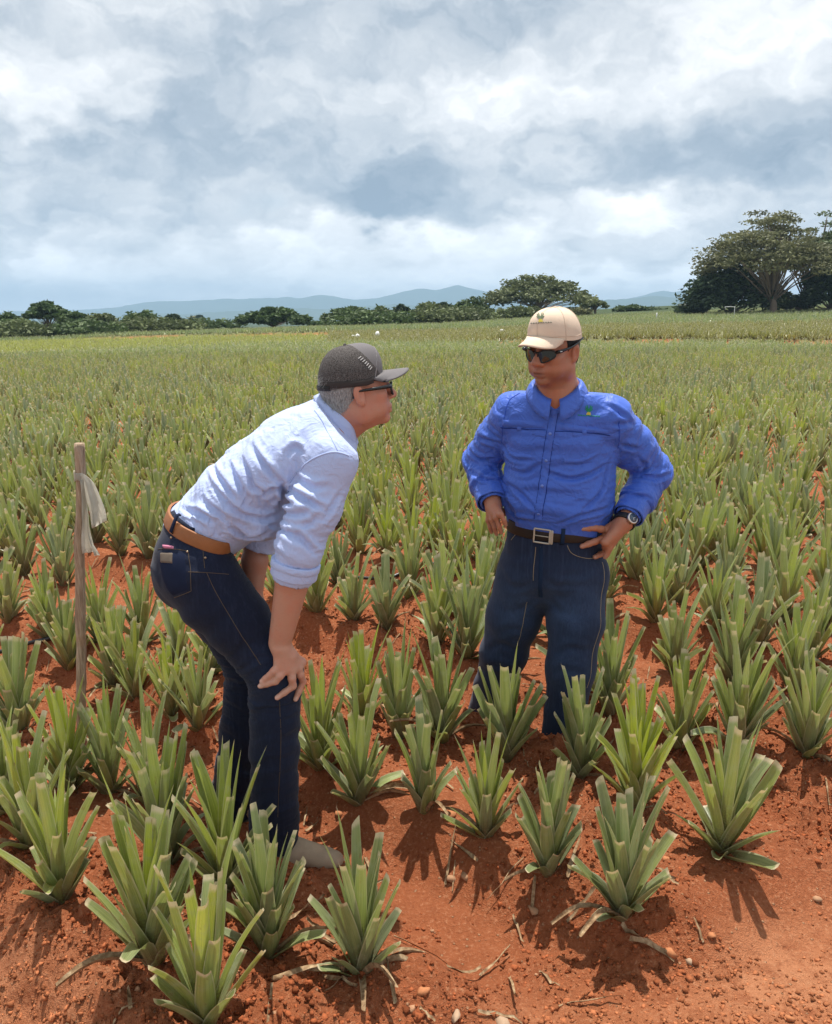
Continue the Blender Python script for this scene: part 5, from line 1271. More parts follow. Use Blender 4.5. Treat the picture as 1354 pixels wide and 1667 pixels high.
    for pp in ([(257, 894), (280, 894), (306, 897)], [(306, 897), (310, 930), (311, 962)], [(283, 973), (297, 968), (311, 962)], [(272, 932), (279, 943), (287, 952)], [(287, 952), (291, 944), (293, 934)],
               [(330, 885), (331, 905), (333, 925)], [(336, 932), (350, 962), (372, 1000), (400, 1045), (424, 1082)], [(455, 1142), (457, 1200), (455, 1260), (452, 1330)], [(252, 872), (285, 876), (330, 886)], [(306, 931), (333, 932), (372, 935)]):
        seam_px(pp, .0022, 30, jt, 'stitching', th, .0, je)
    riv = metal_mat('copper_rivet', (0.55, 0.42, 0.30), .4)
    for px, py in ((305, 898), (334, 908), (279, 875)):
        q = hit(jt, px, py)
        if q is not None:
            co, no, _i, _d = jt.find_nearest(Vector(q)); G.add('rivet', IV * .0042 + q + np.array(no) * .001, IF, riv, je)
    # boots
    bm = simple_mat('suede_boot', (0.38, 0.285, 0.20), .9, .15, .3, 25, .3); sm_ = simple_mat('boot_sole', (0.10, 0.075, 0.055), .85, .2)
    for an, kn in ((anR, knR), (anL, knL)):
        zs = float(ground_z(an[0] + .04, an[1], False)) - .004
        (v, f), (v2, f2) = shoe(an + [.015, 0, 0], (1, -.12 if an is anR else .1, 0), zsole=zs); b_ = G.add('boot', v, f, bm); G.add('sole', v2, f2, sm_, b_)
    # hair, cap, glasses (head axes)
    P3 = lambda x, y, z: hdO + hdM @ (np.array([x, y, z]) * hs)
    Hf = Field(hdO - .16, hdO + .16, .0032)
    Hf.ell(P3(-.014, 0, .030), np.array([.1015, .0805, .090]) * hs, hdM, .01); Hf.ell(P3(-.046, 0, -.032), np.array([.054, .060, .050]) * hs, hdM, .02)
    Hf.cut(P3(.012, 0, 0), hdM[:, 0] * 1.0 - hdM[:, 2] * .35); Hf.cut(P3(-.04, 0, -.078), -hdM[:, 2] - hdM[:, 0] * .45)
    for s_ in (-1, 1): Hf.ell(P3(.002, s_ * .085, -.010), np.array([.032, .03, .042]) * hs, hdM, .004, sub=True)
    Hf.cut(P3(-.09, 0, .070), hdM[:, 2])
    v, f = Hf.mesh(2)
    hm, t_ = new_mat('grey_hair'); co = t_.node('ShaderNodeTexCoord').outputs['Object']; x_, y_, z_ = t_.sep(co)
    ns = t_.noise(t_.xyz(t_.m('MULTIPLY', x_, 330), t_.m('MULTIPLY', y_, 330), t_.m('MULTIPLY', z_, 60)), 1.0, 3, .6)
    finish(t_, bsdf(t_, t_.ramp(ns, [(.3, (.13, .125, .12)), (.5, (.30, .29, .28)), (.72, (.50, .49, .475))]), .6, .3, bump(t_, ns, .9, .005)))
    hair = G.add('hair', v, f, hm)
    HN = normals(v, f); rg_ = np.random.default_rng(3); pk = rg_.integers(0, len(v), 1500); SV = []; SF = []
    dn = -hdM[:, 2] * .8 - hdM[:, 0] * .5
    for q in pk:
        n_ = HN[q]; g_ = dn - n_ * dn.dot(n_); g_ = g_ / (np.linalg.norm(g_) + 1e-9) + n_ * .35 + rg_.normal(0, .15, 3); s_ = np.cross(n_, g_); s_ = s_ / (np.linalg.norm(s_) + 1e-9) * .0007; b0 = len(SV)
        SV += [v[q] - s_, v[q] + s_, v[q] + g_ * .008 + s_ * .8, v[q] + g_ * .015]; SF.append((b0, b0 + 1, b0 + 2, b0 + 3))
    tag(G.add('hair_strands', np.array(SV), np.array(SF), hm, hair), kind='stuff')
    (cv, cf), (bv, bf) = cap_mesh(P3, 1, .088, .004, .036, .030, .145, .02, .014, .945)
    gc, t_ = new_mat('grey_cap_cloth'); co = t_.node('ShaderNodeTexCoord').outputs['Object']; n_ = t_.noise(co, 700, 2, .5)
    finish(t_, bsdf(t_, t_.mix(n_, (.13, .12, .125), (.20, .185, .19)), .85, .2, bump(t_, n_, .3, .002)))
    mc, t_ = new_mat('grey_cap_mesh'); co = t_.node('ShaderNodeTexCoord').outputs['Object']; ck = t_.noise(co, 520, 2, .5)
    finish(t_, bsdf(t_, t_.mix(t_.ss(ck, .38, .62), (.030, .025, .023), (.135, .12, .115)), .8, .25, bump(t_, ck, .6, .003)))
    L = (cv - hdO) @ hdM / hs; cf = np.array(cf); sgn = L[:, 0] - (-.008 + .088 * np.clip((.147 - L[:, 2]) / .115, 0, 1) ** .8)
    both = bpy.data.materials.new('grey_cap_two_panels'); both.use_nodes = True; t_ = NT(both.node_tree); co = t_.node('ShaderNodeTexCoord').outputs['Object']; n_ = t_.noise(co, 700, 2, .5); ck = t_.noise(co, 520, 2, .5)
    fcl = t_.ss(t_.node('ShaderNodeAttribute', attribute_name='tone').outputs['Fac'], .49, .51); dkm = t_.mix(t_.ss(ck, .38, .62), (.030, .025, .023), (.135, .12, .115))
    finish(t_, bsdf(t_, t_.mix(fcl, dkm, t_.mix(n_, (.13, .12, .125), (.20, .185, .19))), .82, .22, bump(t_, t_.m('ADD', n_, ck), .4, .003)))
    cap = G.add('cap', cv, cf, both, cols=np.repeat(np.clip(.5 + sgn * 12, 0, 1)[:, None], 3, 1), label='grey trucker cap with mesh back'); G.add('brim', bv, bf, gc, cap)
    G.add('cap_button', IV * .006 + P3(-.016, 0, .145), IF, mc, cap)
    ct = bvh(cv, cf); dk = simple_mat('cap_strap_black', (.012, .011, .011), .6, .3)
    gs = simple_mat('cap_seam', (.20, .185, .19), .8, .2)
    a_ = [P3(.098 * math.cos(q) - .012, -.088 * math.sin(q), .034 - .004 * math.cos(q)) for q in np.linspace(1.0, 2.75, 16)]
    v, f = ribbon(ct, a_, .019, .0008, .001, 30); G.add('sweatband', v, f, simple_mat('cap_band', (.045, .037, .035), .85, .2), cap)
    a_ = [P3(.098 * math.cos(q) - .012, -.088 * math.sin(q), .028) for q in np.linspace(2.45, 3.4, 10)]
    v, f = ribbon(ct, a_, .016, .002, .001, 20); G.add('strap', v, f, dk, cap)
    a_ = [P3(.055 + .028 * math.sin(q * 1.5), -.090 * math.cos(q), .024 + .11 * math.sin(q)) for q in np.linspace(.05, 1.5, 12)]
    v, f = ribbon(ct, a_, .0035, .0006, .001, 30); G.add('cap_seam', v, f, gs, cap)
    pgm = simple_mat('print_grey', (.50, .48, .47), .7, .2)
    for k_ in range(7):                                # white print on the mesh side
        b_ = P3(.010 + .0055 * k_, -.075 - .0015 * k_, .110 - .0062 * k_); v_ = hdM[:, 0] * .0055 + hdM[:, 2] * .0035
        v, f = ribbon(ct, [b_ - v_, b_, b_ + v_], .0026, .0008, .0006, 6); G.add('cap_print', v, f, pgm, cap)
    bl = simple_mat('glasses_black', (.008, .008, .009), .25, .5); gl_, t_ = new_mat('clear_lens')
    finish(t_, bsdf(t_, (.9, .92, .93), .02, .5, **{'Transmission Weight': 1.0, 'IOR': 1.05}))
    fr_ = []
    for s_ in (-1, 1):
        pts = [P3(.111 - .010 * abs(math.cos(q)) * 0 - .012 * ((s_ * .033 + .0245 * math.cos(q)) / .055) ** 2, s_ * .033 + .0245 * math.cos(q), -.001 + .0185 * math.sin(q)) for q in np.linspace(0, 2 * math.pi, 25)]
        fr_.append(tube(pts, .0036, 6, False)); fr_.append(tube([P3(.098, s_ * .058, .010), P3(.085, s_ * .0735, .010), P3(.03, s_ * .0820, .010), P3(-.012, s_ * .0845, .010), P3(-.030, s_ * .081, -.010)], [.0058, .0060, .0048, .0036, .0028], 6))
        c_ = P3(.108, s_ * .033, -.001); lv = [c_] + pts[:-1]; G_l = (np.array(lv), [(0, 1 + i, 1 + (i + 1) % 24) for i in range(24)])
        fr_.append(None); fr_[-1] = G_l if False else tube([P3(.111, s_ * .008, .005), P3(.112, 0, .007)], .0026, 6)
    v, f = join_vf(fr_); gl = G.add('glasses', v, f, bl)
    for s_ in (-1, 1):
        pts = [P3(.110 - .012 * ((s_ * .033 + .0235 * math.cos(q)) / .055) ** 2, s_ * .033 + .0235 * math.cos(q), -.001 + .0175 * math.sin(q)) for q in np.linspace(0, 2 * math.pi, 24, endpoint=False)]
        v, f = solid(np.array([P3(.1095, s_ * .033, -.001)] + pts), [], .001) if False else (np.array([P3(.1085, s_ * .033, -.001)] + pts), [(0, 1 + i, 1 + (i + 1) % 24) for i in range(24)])
        G.add('lens', v, f, gl_, gl)
    return G
# ------------------------------------------------------------------ the man in the blue shirt
def build_standing_man():
    G = Fig((0.42, 3.16, float(ground_z(0.42, 3.16, False))))
    BM = frame((-.20, -.98, 0)); fw, lf = BM[:, 0], BM[:, 1]; Z = np.array([0, 0, 1.0])
    pel, wai, mid, che, upp, nek = A(899, 908, 3.16), A(906, 858, 3.15), A(910, 795, 3.14), A(911, 722, 3.13), A(911, 672, 3.11), A(906, 642, 3.08)
    shL, elL, wrL = A(992, 680, 3.08), A(1063, 766, 3.20), A(1019, 847, 3.035)
    shR, elR, wrR = A(836, 674, 3.16), A(783, 748, 3.33), A(803, 824, 3.13)
    hpL, knL, anL = A(943, 940, 3.14), A(929, 1085, 3.09), A(911, 1232, 3.07)
    hpR, knR, anR = A(853, 940, 3.20), A(820, 1062, 3.27), A(789, 1172, 3.36)
    # jeans
    S = Field((-.02, 2.85, -.02), (.90, 3.62, 1.10), 0.006)
    S.cone(pel, wai + [0, 0, .03], .188, .176, .04, lf, .74); S.ell(pel + fw * -.06 + [0, 0, -.02], (.16, .10, .11), BM[:, [1, 0, 2]], .05)
    for hp, kn, an in ((hpL, knL, anL), (hpR, knR, anR)):
        md = (hp + kn) / 2
        S.cone(hp, md, .112, .104, .04); S.cone(md, kn, .104, .092, .03); S.cone(kn, (kn + an) / 2, .090, .079, .03); S.cone((kn + an) / 2, an, .079, .080, .02)
    S.cut(wai + [0, 0, .038], (0, 0, 1))
    for an, kn in ((anL, knL), (anR, knR)):
        d = (an - kn) / np.linalg.norm(an - kn); S.cone(an + d * .25, an + d * .125, .10, .10, .0, sub=True); S.cone(an + d * .10, an + d * .01, .065, .063, .0, sub=True)
    V, F = S.mesh(3)
    Z6 = lambda *q: [(740 + q[i] / 4.169, 820 + q[i + 1] / 4.169) for i in range(0, len(q), 2)]
    FL = [Z6(540, 520, 470, 560, 380, 560), Z6(620, 520, 700, 560, 800, 540), Z6(560, 640, 480, 700, 360, 740), Z6(640, 660, 720, 740, 850, 760) + [.8], Z6(720, 500, 830, 480, 960, 470) + [.6], Z6(300, 880, 400, 850, 500, 880), Z6(680, 1040, 780, 990, 900, 1010) + [1.2],
          Z6(660, 1160, 760, 1130, 900, 1160), Z6(220, 1000, 320, 960, 420, 1000) + [1.2], Z6(200, 1130, 290, 1100, 380, 1140), Z6(720, 560, 830, 560, 960, 530) + [.5], Z6(330, 330, 420, 360, 520, 330) + [.5]]
    V = folds(V, F, bvh(V, F), FL, .0035, .015)
    ii, dr, tt = seg_field(V, [(hpR, knR, .11), (knR, anR, .08), (hpL, knL, .11), (knL, anL, .08), (pel, wai, .18)])
    cro = near(V, A(885, 985, 3.08), .12); kk = near(V, knL, .14) + near(V, knR, .14); ak = near(V, anL, .16) + near(V, anR, .16)
    fr = np.clip(1 - 1.3 * np.clip(near(V, wai + [0, 0, .02], .15), 0, 1), 0, 1)
    V = wrinkle(V, F, dr, .016 + .05 * np.clip(kk, 0, 1) + .07 * np.clip(ak, 0, 1) + .04 * cro, np.full(len(V), .012), fr, 21, 90, .006, .009, .08, wl=.055)
    jt = bvh(V, F); JV, JF = V, F
    def onj(px, py, off, Yd):
        q = hit(jt, px, py)
        if q is None or abs(q[1] - Yd) > .12: return A(px, py, Yd)
        co, no, i_, d_ = jt.find_nearest(Vector(q)); return q + np.array(no) * off
    # body
    hs = .975; hdM = frame((-math.sin(R(41)), -math.cos(R(41)), -.15), (0.06, 0, 1)); hdO = A(935, 573.5, 2.975) - hdM @ (np.array([-.010, .078, -.002]) * hs)
    B = Field((-.02, 2.84, -.02), (.98, 3.62, 1.80), 0.0038)
    head(B, hdO, hdM, hs, 0.45, nose=1.2)
    B.cone(hdO + hdM @ np.array([-.02, 0, -.05]), nek + [0, 0, -.01], .062, .072, .03); B.cone(nek, upp, .075, .08, .03); B.cone(hdO + hdM @ np.array([.022, 0, -.080]), nek + fw * .035, .026, .042, .03)
    B.cone(pel, mid, .14, .15, .03, lf, .75); B.cone(mid, upp, .15, .12, .03, lf, .7)
    for hp, kn, an in ((hpL, knL, anL), (hpR, knR, anR)): B.cone(hp, kn, .075, .05, .03); B.cone(kn, an, .05, .035, .03); B.cone(an, an + fw * .06 + [0, 0, -.03], .028, .024, .02)
    for sh, el, wr in ((shL, elL, wrL), (shR, elR, wrR)):
        B.cone(upp, sh, .06, .055, .03); B.cone(sh, el, .05, .042, .03); B.cone(el, el * .7 + wr * .3, .042, .045, .02); B.cone(el * .7 + wr * .3, wr, .045, .031, .02)
    fl = [((977, 861), (964, 857), (947, 859), 2.985), ((978, 872), (964, 880), (945, 888), 2.99), ((985, 883), (979, 897), (965, 906), 3.0), ((992, 889), (989, 899), (985, 907), 3.02)]
    rad = [(.0135, .0118, .0092), (.0138, .0120, .0095), (.0132, .0114, .009), (.012, .0105, .0085)]
    hd_pts = []
    for (b_, m_, t_, Yd), rr in zip(fl, rad):
        pb_ = onj(*b_, .024, Yd); pm = onj(*m_, .016, Yd); pt = onj(*t_, .011, Yd); hd_pts.append(pt)
        B.cone(wrL + (pb_ - wrL) * .1, pb_, .024, .0165, .018); B.chain([pb_, pb_ * .5 + pm * .5 + fw * .003, pm, pm * .5 + pt * .5, pt], [rr[0], rr[0] * .96, rr[1], rr[1] * .94, rr[2]], .006)
    th = wrL + np.array([-.01, .05, -.015]); B.chain([wrL, th, th + [-.035, .03, .0], th + [-.06, .035, .005]], [.024, .02, .014, .011], .012)
    fr2 = [((815, 838), (820, 847), (823, 855), 3.04), ((808, 843), (812, 856), (815.5, 867), 3.06), ((801, 846), (804.5, 859), (808, 870), 3.09), ((795, 847), (797, 858), (800, 867), 3.12)]
    for (b_, m_, t_, Yd), rr in zip(fr2, rad):
        pb_ = A(*b_, Yd); pm = A(*m_, Yd - .004); pt = A(*t_, Yd + .004); hd_pts.append(pt)
        B.cone(wrR + (pb_ - wrR) * .1, pb_, .022, .0125, .012); B.chain([pb_, pm, pm * .5 + pt * .5, pt], [rr[0] * .78, rr[1] * .76, rr[1] * .74, rr[2] * .80], .003)
    th = wrR + np.array([.02, .05, -.03]); B.chain([wrR, th, th + [.035, .03, -.01], th + [.06, .03, -.012]], [.024, .02, .014, .011], .012)
    V, F = B.mesh(2)
    skin = (0.42, 0.180, 0.105)
    T = head_tones(V, hdO, hdM, hs, skin, (0.23, 0.085, 0.060), (0.31, 0.105, 0.058), (0.02, 0.014, 0.012), (0.175, 0.085, 0.055))
    for q in hd_pts:
        k_ = np.clip(near(V, q + fw * .006, .009) * 1.2, 0, 1)[:, None]; T = T * (1 - .55 * k_) + np.array([.46, .27, .20]) * .55 * k_
    G.body(V, F, skin_mat('skin_brown', .45), T, 'standing man in royal blue shirt, cream cap and sunglasses, hands on hips')
    wear = .8 * near(JV, A(935, 985, 3.03), .12) + .65 * near(JV, A(835, 990, 3.1), .12) + .5 * near(JV, knL + fw * .09, .10) + .35 * near(JV, A(825, 1050, 3.2), .09)
    je = G.add('jeans', JV, JF, denim_mat('denim_mid', (0.014, 0.023, 0.052), (0.048, 0.078, 0.150), .55), cols=np.repeat(np.clip(wear, 0, 1)[:, None], 3, 1))
    # shirt
    S = Field((-.02, 2.84, .78), (.98, 3.62, 1.66), 0.0060)
    S.cone(wai + [0, 0, -.03], wai + [0, 0, .028], .160, .164, .02, lf, .72); S.cone(wai + [0, 0, .034], wai * .5 + mid * .5, .168, .194, .02, lf, .74); S.cone(wai * .5 + mid * .5, mid, .196, .198, .02, lf, .74)
    S.cone(mid, che, .198, .196, .02, lf, .68); S.cone(che, upp + [0, 0, -.02], .196, .165, .03, lf, .62)
    S.ell(wai * .25 + mid * .75 + fw * .045, (.15, .105, .085), BM[:, [1, 0, 2]], .04)
    S.cone(upp, nek + [0, 0, -.012], .100, .074, .035, lf, .9)
    for sh, el, wr in ((shL, elL, wrL), (shR, elR, wrR)):
        d = (wr - el) / np.linalg.norm(wr - el); m2 = el * .45 + wr * .55; cu = wr - d * .022
        S.cone(upp * .4 + sh * .6 + [0, 0, .004], sh, .080, .076, .04); S.cone(sh, (sh + el) / 2, .078, .076, .03); S.cone((sh + el) / 2, el, .076, .070, .025); S.cone(el, m2, .070, .062, .02); S.cone(m2, cu - d * .04, .062, .050, .02)
        S.cone(cu - d * .05, cu - d * .004, .0475, .0465, .006)
        S.cone(cu + d * .20, cu + d * .068, .075, .075, .0, sub=True); S.cone(cu + d * .03, cu - d * .02, .0385, .037, .0, sub=True)
    S.cone(nek + fw * .012, nek + Z * .12, .068, .072, .0, sub=True); S.cone(nek + fw * .080 + Z * -.040, nek + fw * .055 + Z * .05, .008, .045, .0, sub=True)
    S.cut(nek + Z * .006, Z); S.cut(wai + [0, 0, -.05], (0, 0, -1))
    V, F = S.mesh(3)
    Z5 = lambda *q: [(740 + q[i] / 3.66, 580 + q[i + 1] / 3.66) for i in range(0, len(q), 2)]
    FL = [Z5(80, 440, 150, 480, 230, 500) + [1.3], Z5(130, 340, 200, 430, 260, 480), Z5(90, 560, 170, 605, 240, 600) + [1.2], Z5(100, 680, 170, 725, 240, 740), Z5(120, 760, 180, 700, 240, 660) + [.7],
          Z5(1000, 520, 1080, 545, 1200, 500, 1240, 460) + [1.4], Z5(1100, 690, 1180, 640, 1250, 560) + [1.5], Z5(1080, 710, 1180, 725, 1280, 700) + [1.1], Z5(1040, 840, 1150, 830, 1250, 790), Z5(940, 400, 1060, 390, 1180, 420) + [.8], Z5(900, 280, 1000, 340, 1060, 400) + [.8],
          Z5(280, 520, 340, 600, 460, 615) + [.8], Z5(330, 670, 420, 690, 500, 640) + [.8], Z5(560, 690, 680, 725, 800, 700, 900, 640) + [1.2], Z5(480, 900, 400, 820, 330, 760), Z5(640, 640, 760, 640, 860, 590) + [.7],
          Z5(830, 860, 890, 740, 920, 620), Z5(700, 960, 820, 860, 900, 760) + [.9], Z5(280, 840, 340, 920, 430, 980), Z5(640, 990, 760, 940, 900, 900), Z5(1000, 560, 980, 660, 960, 760) + [1.3], Z5(270, 520, 290, 620, 300, 720) + [1.0], Z5(160, 200, 240, 260, 300, 330) + [.8], Z5(1090, 600, 1130, 640, 1120, 690) + [1.0], Z5(1150, 300, 1100, 330, 1000, 330) + [.6]]
    V = folds(V, F, bvh(V, F), FL, .0085, .0080)
    segs = [(wai, mid, .19), (mid, che, .19), (che, upp, .17), (upp, nek, .10), (shL, elL, .078), (elL, wrL, .062), (shR, elR, .078), (elR, wrR, .062)]
    ii, dr, tt = seg_field(V, segs); slv = ii >= 4
    axl = np.where(slv, .05 + .11 * np.clip(near(V, elL, .12) + near(V, elR, .12), 0, 1) + .05 * ((ii == 5) | (ii == 7)), .035 + .05 * near(V, A(880, 770, 3.0), .2))
    iso = .016 + .03 * np.clip(near(V, A(1000, 735, 3.08), .10) + near(V, A(822, 725, 3.12), .09), 0, 1)
    free = 1 - .9 * np.clip(near(V, nek, .13), 0, 1); free *= sstep(V[:, 2], wai[2] + .03, wai[2] + .075); free *= np.where(((ii == 5) | (ii == 7)) & (tt > .68), .12, 1.0)
    free *= 1 - .5 * np.clip(near(V, upp + lf * .13, .09) + near(V, upp - lf * .13, .09), 0, 1)
    free *= 1 - .35 * np.clip(near(V, A(905, 720, 2.98), .13), 0, 1)
    V = wrinkle(V, F, dr, axl, iso, free, 5, 150, .010, .015, .020, .00003, .006, .030)
    SH = cloth_mat('royal_blue_shirt', (0.048, 0.128, 0.56), 1100, .06, .50, .10, .7, None, .45); sh = G.add('shirt', V, F, SH); st = bvh(V, F)
    seam = simple_mat('seam_royal', (0.028, 0.075, 0.43), .8, .15)
    def on_px(pp, tree): return [q for q in (hit(tree, *p_) for p_ in pp) if q is not None]
    def seam_px(pp, width=.003, n=26, tree=st, name='seam', mat=seam, off=.0004, parent=sh):
        P_ = on_px(pp, tree)
        if len(P_) > 1:
            v, f = ribbon(tree, P_, width, off, .0010, n); return G.add(name, v, f, mat, parent)
    seam_px([(902, 668), (896, 705), (889, 750), (883, 795), (876, 845)], .030, 40, name='placket', mat=SH, off=.0012)
    dks = simple_mat('seam_shadow', (0.012, 0.030, 0.20), .9, .1)
    for dx_ in (-6.6, 6.6): seam_px([(902 + dx_, 672), (896 + dx_, 705), (889 + dx_, 750), (883 + dx_, 795), (876 + dx_, 845)], .0022, 40, mat=dks, off=.0006)
    seam_px([(815, 696), (850, 698), (888, 700)], .0026, mat=dks, off=.001); seam_px([(902, 702), (950, 704), (993, 709)], .0026, mat=dks, off=.001)
    bt_m = simple_mat('button_blue', (0.16, 0.24, 0.62), .35, .5)
    for px, py in ((903, 663), (895.5, 706), (889, 749.5), (882.5, 791), (876.5, 836)):
        q = hit(st, px, py)
        if q is not None:
            no = lift(st, q, 0)[1]; v, f = tube([q + no * .001, q + no * .0048], .0055, 14); G.add('button', v, f, bt_m, sh)
    def spatch(pp, off, name, mat=SH, nu=14, nv=4, tree=st, parent=sh):
        P_ = [hit(tree, *q) for q in pp]
        if any(q is None for q in P_): return
        v, f = patch(tree, P_, off, nu, nv); return G.add(name, v, f, mat, parent)
    spatch([(816, 681), (888, 686), (888, 699), (815, 695)], .0045, 'pocket_flap'); spatch([(902, 685), (992, 700), (994, 708), (902, 701)], .0045, 'pocket_flap')
    spatch([(819, 697), (884, 702), (880, 745), (828, 740)], .0016, 'pocket', SH, 14, 12); spatch([(906, 703), (985, 710), (978, 758), (908, 752)], .0016, 'pocket', SH, 14, 12)
    lt = simple_mat('tab_blue', (0.07, 0.15, 0.58), .6, .3)
    for px, py in ((845, 697), (951, 703)): spatch([(px - 5, py - 4), (px + 5, py - 4), (px + 4, py + 5), (px - 4, py + 5)], .007, 'pocket_tab', lt, 4, 4)
    seam_px([(846, 640), (828, 655), (819, 690), (817, 722)], .003); seam_px([(1000, 640), (1006, 670), (1008, 700), (1006, 730)], .003); seam_px([(940, 622), (975, 632), (1012, 648)], .003)
    # embroidered emblem: green leaf fan over a yellow fruit, a line of green lettering too small to read
    em_g = simple_mat('thread_green', (0.02, 0.26, 0.12), .6, .3); em_y = simple_mat('thread_yellow', (0.62, 0.50, 0.08), .6, .3); em_d = simple_mat('thread_dark', (0.05, 0.055, 0.04), .7, .2)
    def emblem(tree, parent, cx, cy, k, green, yellow, text, tilt=0.0):
        c_, s_ = math.cos(tilt), math.sin(tilt); W = lambda x, y: (cx + (x * c_ - y * s_) * k, cy + (x * s_ + y * c_) * k); parts = []
        def stroke(pts, wd, mat, nm):
            P_ = on_px([W(*q) for q in pts], tree)
            if len(P_) > 1: v, f = ribbon(tree, P_, wd, .0012, .0008, 8); G.add(nm, v, f, mat, parent)
        for x1, y1, x0, y0 in ((-5.5, -9.5, 0, -1), (5.5, -9.5, 0, -1), (-3, -11, 0, -3), (3, -11, 0, -3), (-6, -5.5, -.5, 0), (6, -5.5, .5, 0)): stroke([(x1, y1), ((x0 + x1) / 2 + .4 * np.sign(x1), (y0 + y1) / 2), (x0, y0)], .0034 * k, green, 'emblem_leaf')
        for x0, x1, y in ((-3.5, 3.5, 2.6), (-2.5, 2.5, .8), (-3.4, 3.4, 4.2)): stroke([(x0, y), (0, y - .5), (x1, y)], .0034 * k, yellow, 'emblem_fruit')
        for i in range(9):
            x = -17 + 4.1 * i; stroke([(x, 6.3 + .5 * (i % 2)), (x + 1.2, 5.2), (x + 2.6, 6.6)], .0028 * k, text, 'emblem_letter')
    emblem(st, sh, 958, 671, 1.0, em_g, em_y, em_g, .06)
    for wr, el in ((wrL, elL), (wrR, elR)):
        d = (wr - el) / np.linalg.norm(wr - el); v, f, _ = hoop(st, wr - d * .052, d, fw, .058, .0014, 48, .060, 2, .0004); G.add('cuff', v, f, SH, sh)
    v, f = collar(nek + fw * .006 + Z * .010, Z * .95 + fw * .26, fw, .079, .038, .044, .16, .024, .026); G.add('collar', v, f, SH, sh)
    # belt and buckle
    bm = simple_mat('dark_brown_leather', (0.020, 0.012, 0.009), .5, .4, .3, 50, .2); bax = np.array([.03, -.06, 1.0])
    v, f, inf = hoop(jt, wai + [0, 0, .006], bax, fw, .046, .0050, 80, .4, 3, .001); be = G.add('belt', v, f, bm); bt = bvh(v, np.array(f))
    bk = simple_mat('buckle_metal', (0.50, 0.45, 0.37), .32, .7, .1, 60, 0.0, Metallic=.35)
    q = hit(bt, 883, 872); no = lift(bt, q, 0)[1]; no = no if no.dot(fw) > 0 else -no; sx = np.cross(no, bax); sx /= np.linalg.norm(sx); sx = sx if sx[0] > 0 else -sx
    def flat_frame(x0, x1, hz, t_, name):
        P_ = []
        for a, b in (((x0, hz), (x1, hz)), ((x1, hz), (x1, -hz)), ((x1, -hz), (x0, -hz)), ((x0, -hz), (x0, hz))):
            for k_ in np.linspace(0, 1, 7)[:-1]: P_.append(q + sx * (a[0] + (b[0] - a[0]) * k_) + bax * (a[1] + (b[1] - a[1]) * k_) + no * .006)
        v, f = tube(np.array(P_ + P_[:1]), t_, 6, False); return G.add(name, v, f, bk, be)
    flat_frame(-.030, .028, .0255, .0034, 'buckle'); flat_frame(.033, .038, .0245, .0026, 'buckle_keeper')
    v, f = tube([q + no * .007 - sx * .028, q + no * .008, q + no * .007 + sx * .024], .0018, 6); G.add('buckle_prong', v, f, bk, be)
    dl = simple_mat('denim_trim_mid', (0.016, 0.030, 0.066), .9, .1); tan_ = simple_mat('thread_tan', (0.30, 0.235, 0.15), .8, .15)
    for px in (842, 916, 972):
        q = hit(bt, px, 872)
        if q is None: continue
        no = lift(bt, q, 0)[1]; sdv = np.cross(bax, no); sdv /= np.linalg.norm(sdv); V4 = []
        for z_ in (-.034, -.029, 0, .027, .032):
            for s_ in (-.007, .007): V4.append(q + bax * z_ + sdv * s_ + no * (.004 if abs(z_) < .0295 else -.006))
        v, f = solid(np.array(V4), [(0, 2, 3, 1), (2, 4, 5, 3), (4, 6, 7, 5), (6, 8, 9, 7)], .003); G.add('belt_loop', v, f, dl, be)
    for pp in ([(923, 888), (930, 900), (945, 907), (962, 909), (978, 904)], [(808, 880), (820, 883), (832, 879), (840, 869)], [(872, 890), (869, 920), (868, 945)], [(880, 890), (882, 930), (881, 970)], [(980, 915), (978, 980), (968, 1050), (955, 1120)], [(858, 980), (845, 1040), (830, 1100)]):
        seam_px(pp, .0022, 26, jt, 'stitching', tan_, .0, je)
    seam_px([(880, 890), (880, 930), (880, 972)], .016, 26, jt, 'fly', dl, .001, je)
    # watch
    d = (wrL - elL) / np.linalg.norm(wrL - elL); wb = bvh(*[np.asarray(q) for q in (np.array([v_.co[:] for v_ in G.root.data.vertices]) + G.o, np.array([p_.vertices[:] for p_ in G.root.data.polygons]))])
    wc = wrL + d * .004; blk = simple_mat('watch_black', (0.012, 0.012, 0.013), .5, .4)
    v, f, _ = hoop(wb, wc, d, fw, .022, .004, 40, .09, 2, .001); wt = G.add('watch', v, f, blk, label='steel wristwatch on a dark strap')
    out = fw * .75 + Z * .30 + lf * .45; out = out - d * out.dot(d); out /= np.linalg.norm(out)
    co, no, _i, _d = wb.ray_cast(Vector(wc + out * .09), Vector(-out), .09); q = np.array(co) if co is not None else wc + out * .03
    v, f = tube([q - out * .002, q + out * .009, q + out * .0105], [.0215, .0215, .019], 28); G.add('watch_case', v, f, metal_mat('watch_steel', (.62, .56, .52), .3), wt)
    v, f = tube([q + out * .0095, q + out * .0112], [.0165, .0165], 28); di = G.add('watch_dial', v, f, simple_mat('dial_blue_grey', (.05, .075, .11), .2, .6), wt)
    for a_, l_ in ((.6, .011), (2.3, .008)):
        e1 = np.cross(out, d); v_ = (d * math.cos(a_) + e1 * math.sin(a_)) * l_; v, f = tube([q + out * .0122, q + out * .0122 + v_], .0009, 5); G.add('watch_hand', v, f, simple_mat('hand_white', (.7, .7, .7), .4, .4), wt)
    # shoes
    sm_ = simple_mat('shoe_navy', (0.018, 0.026, 0.042), .6, .35); so = simple_mat('shoe_sole', (0.03, 0.028, 0.026), .8, .2)
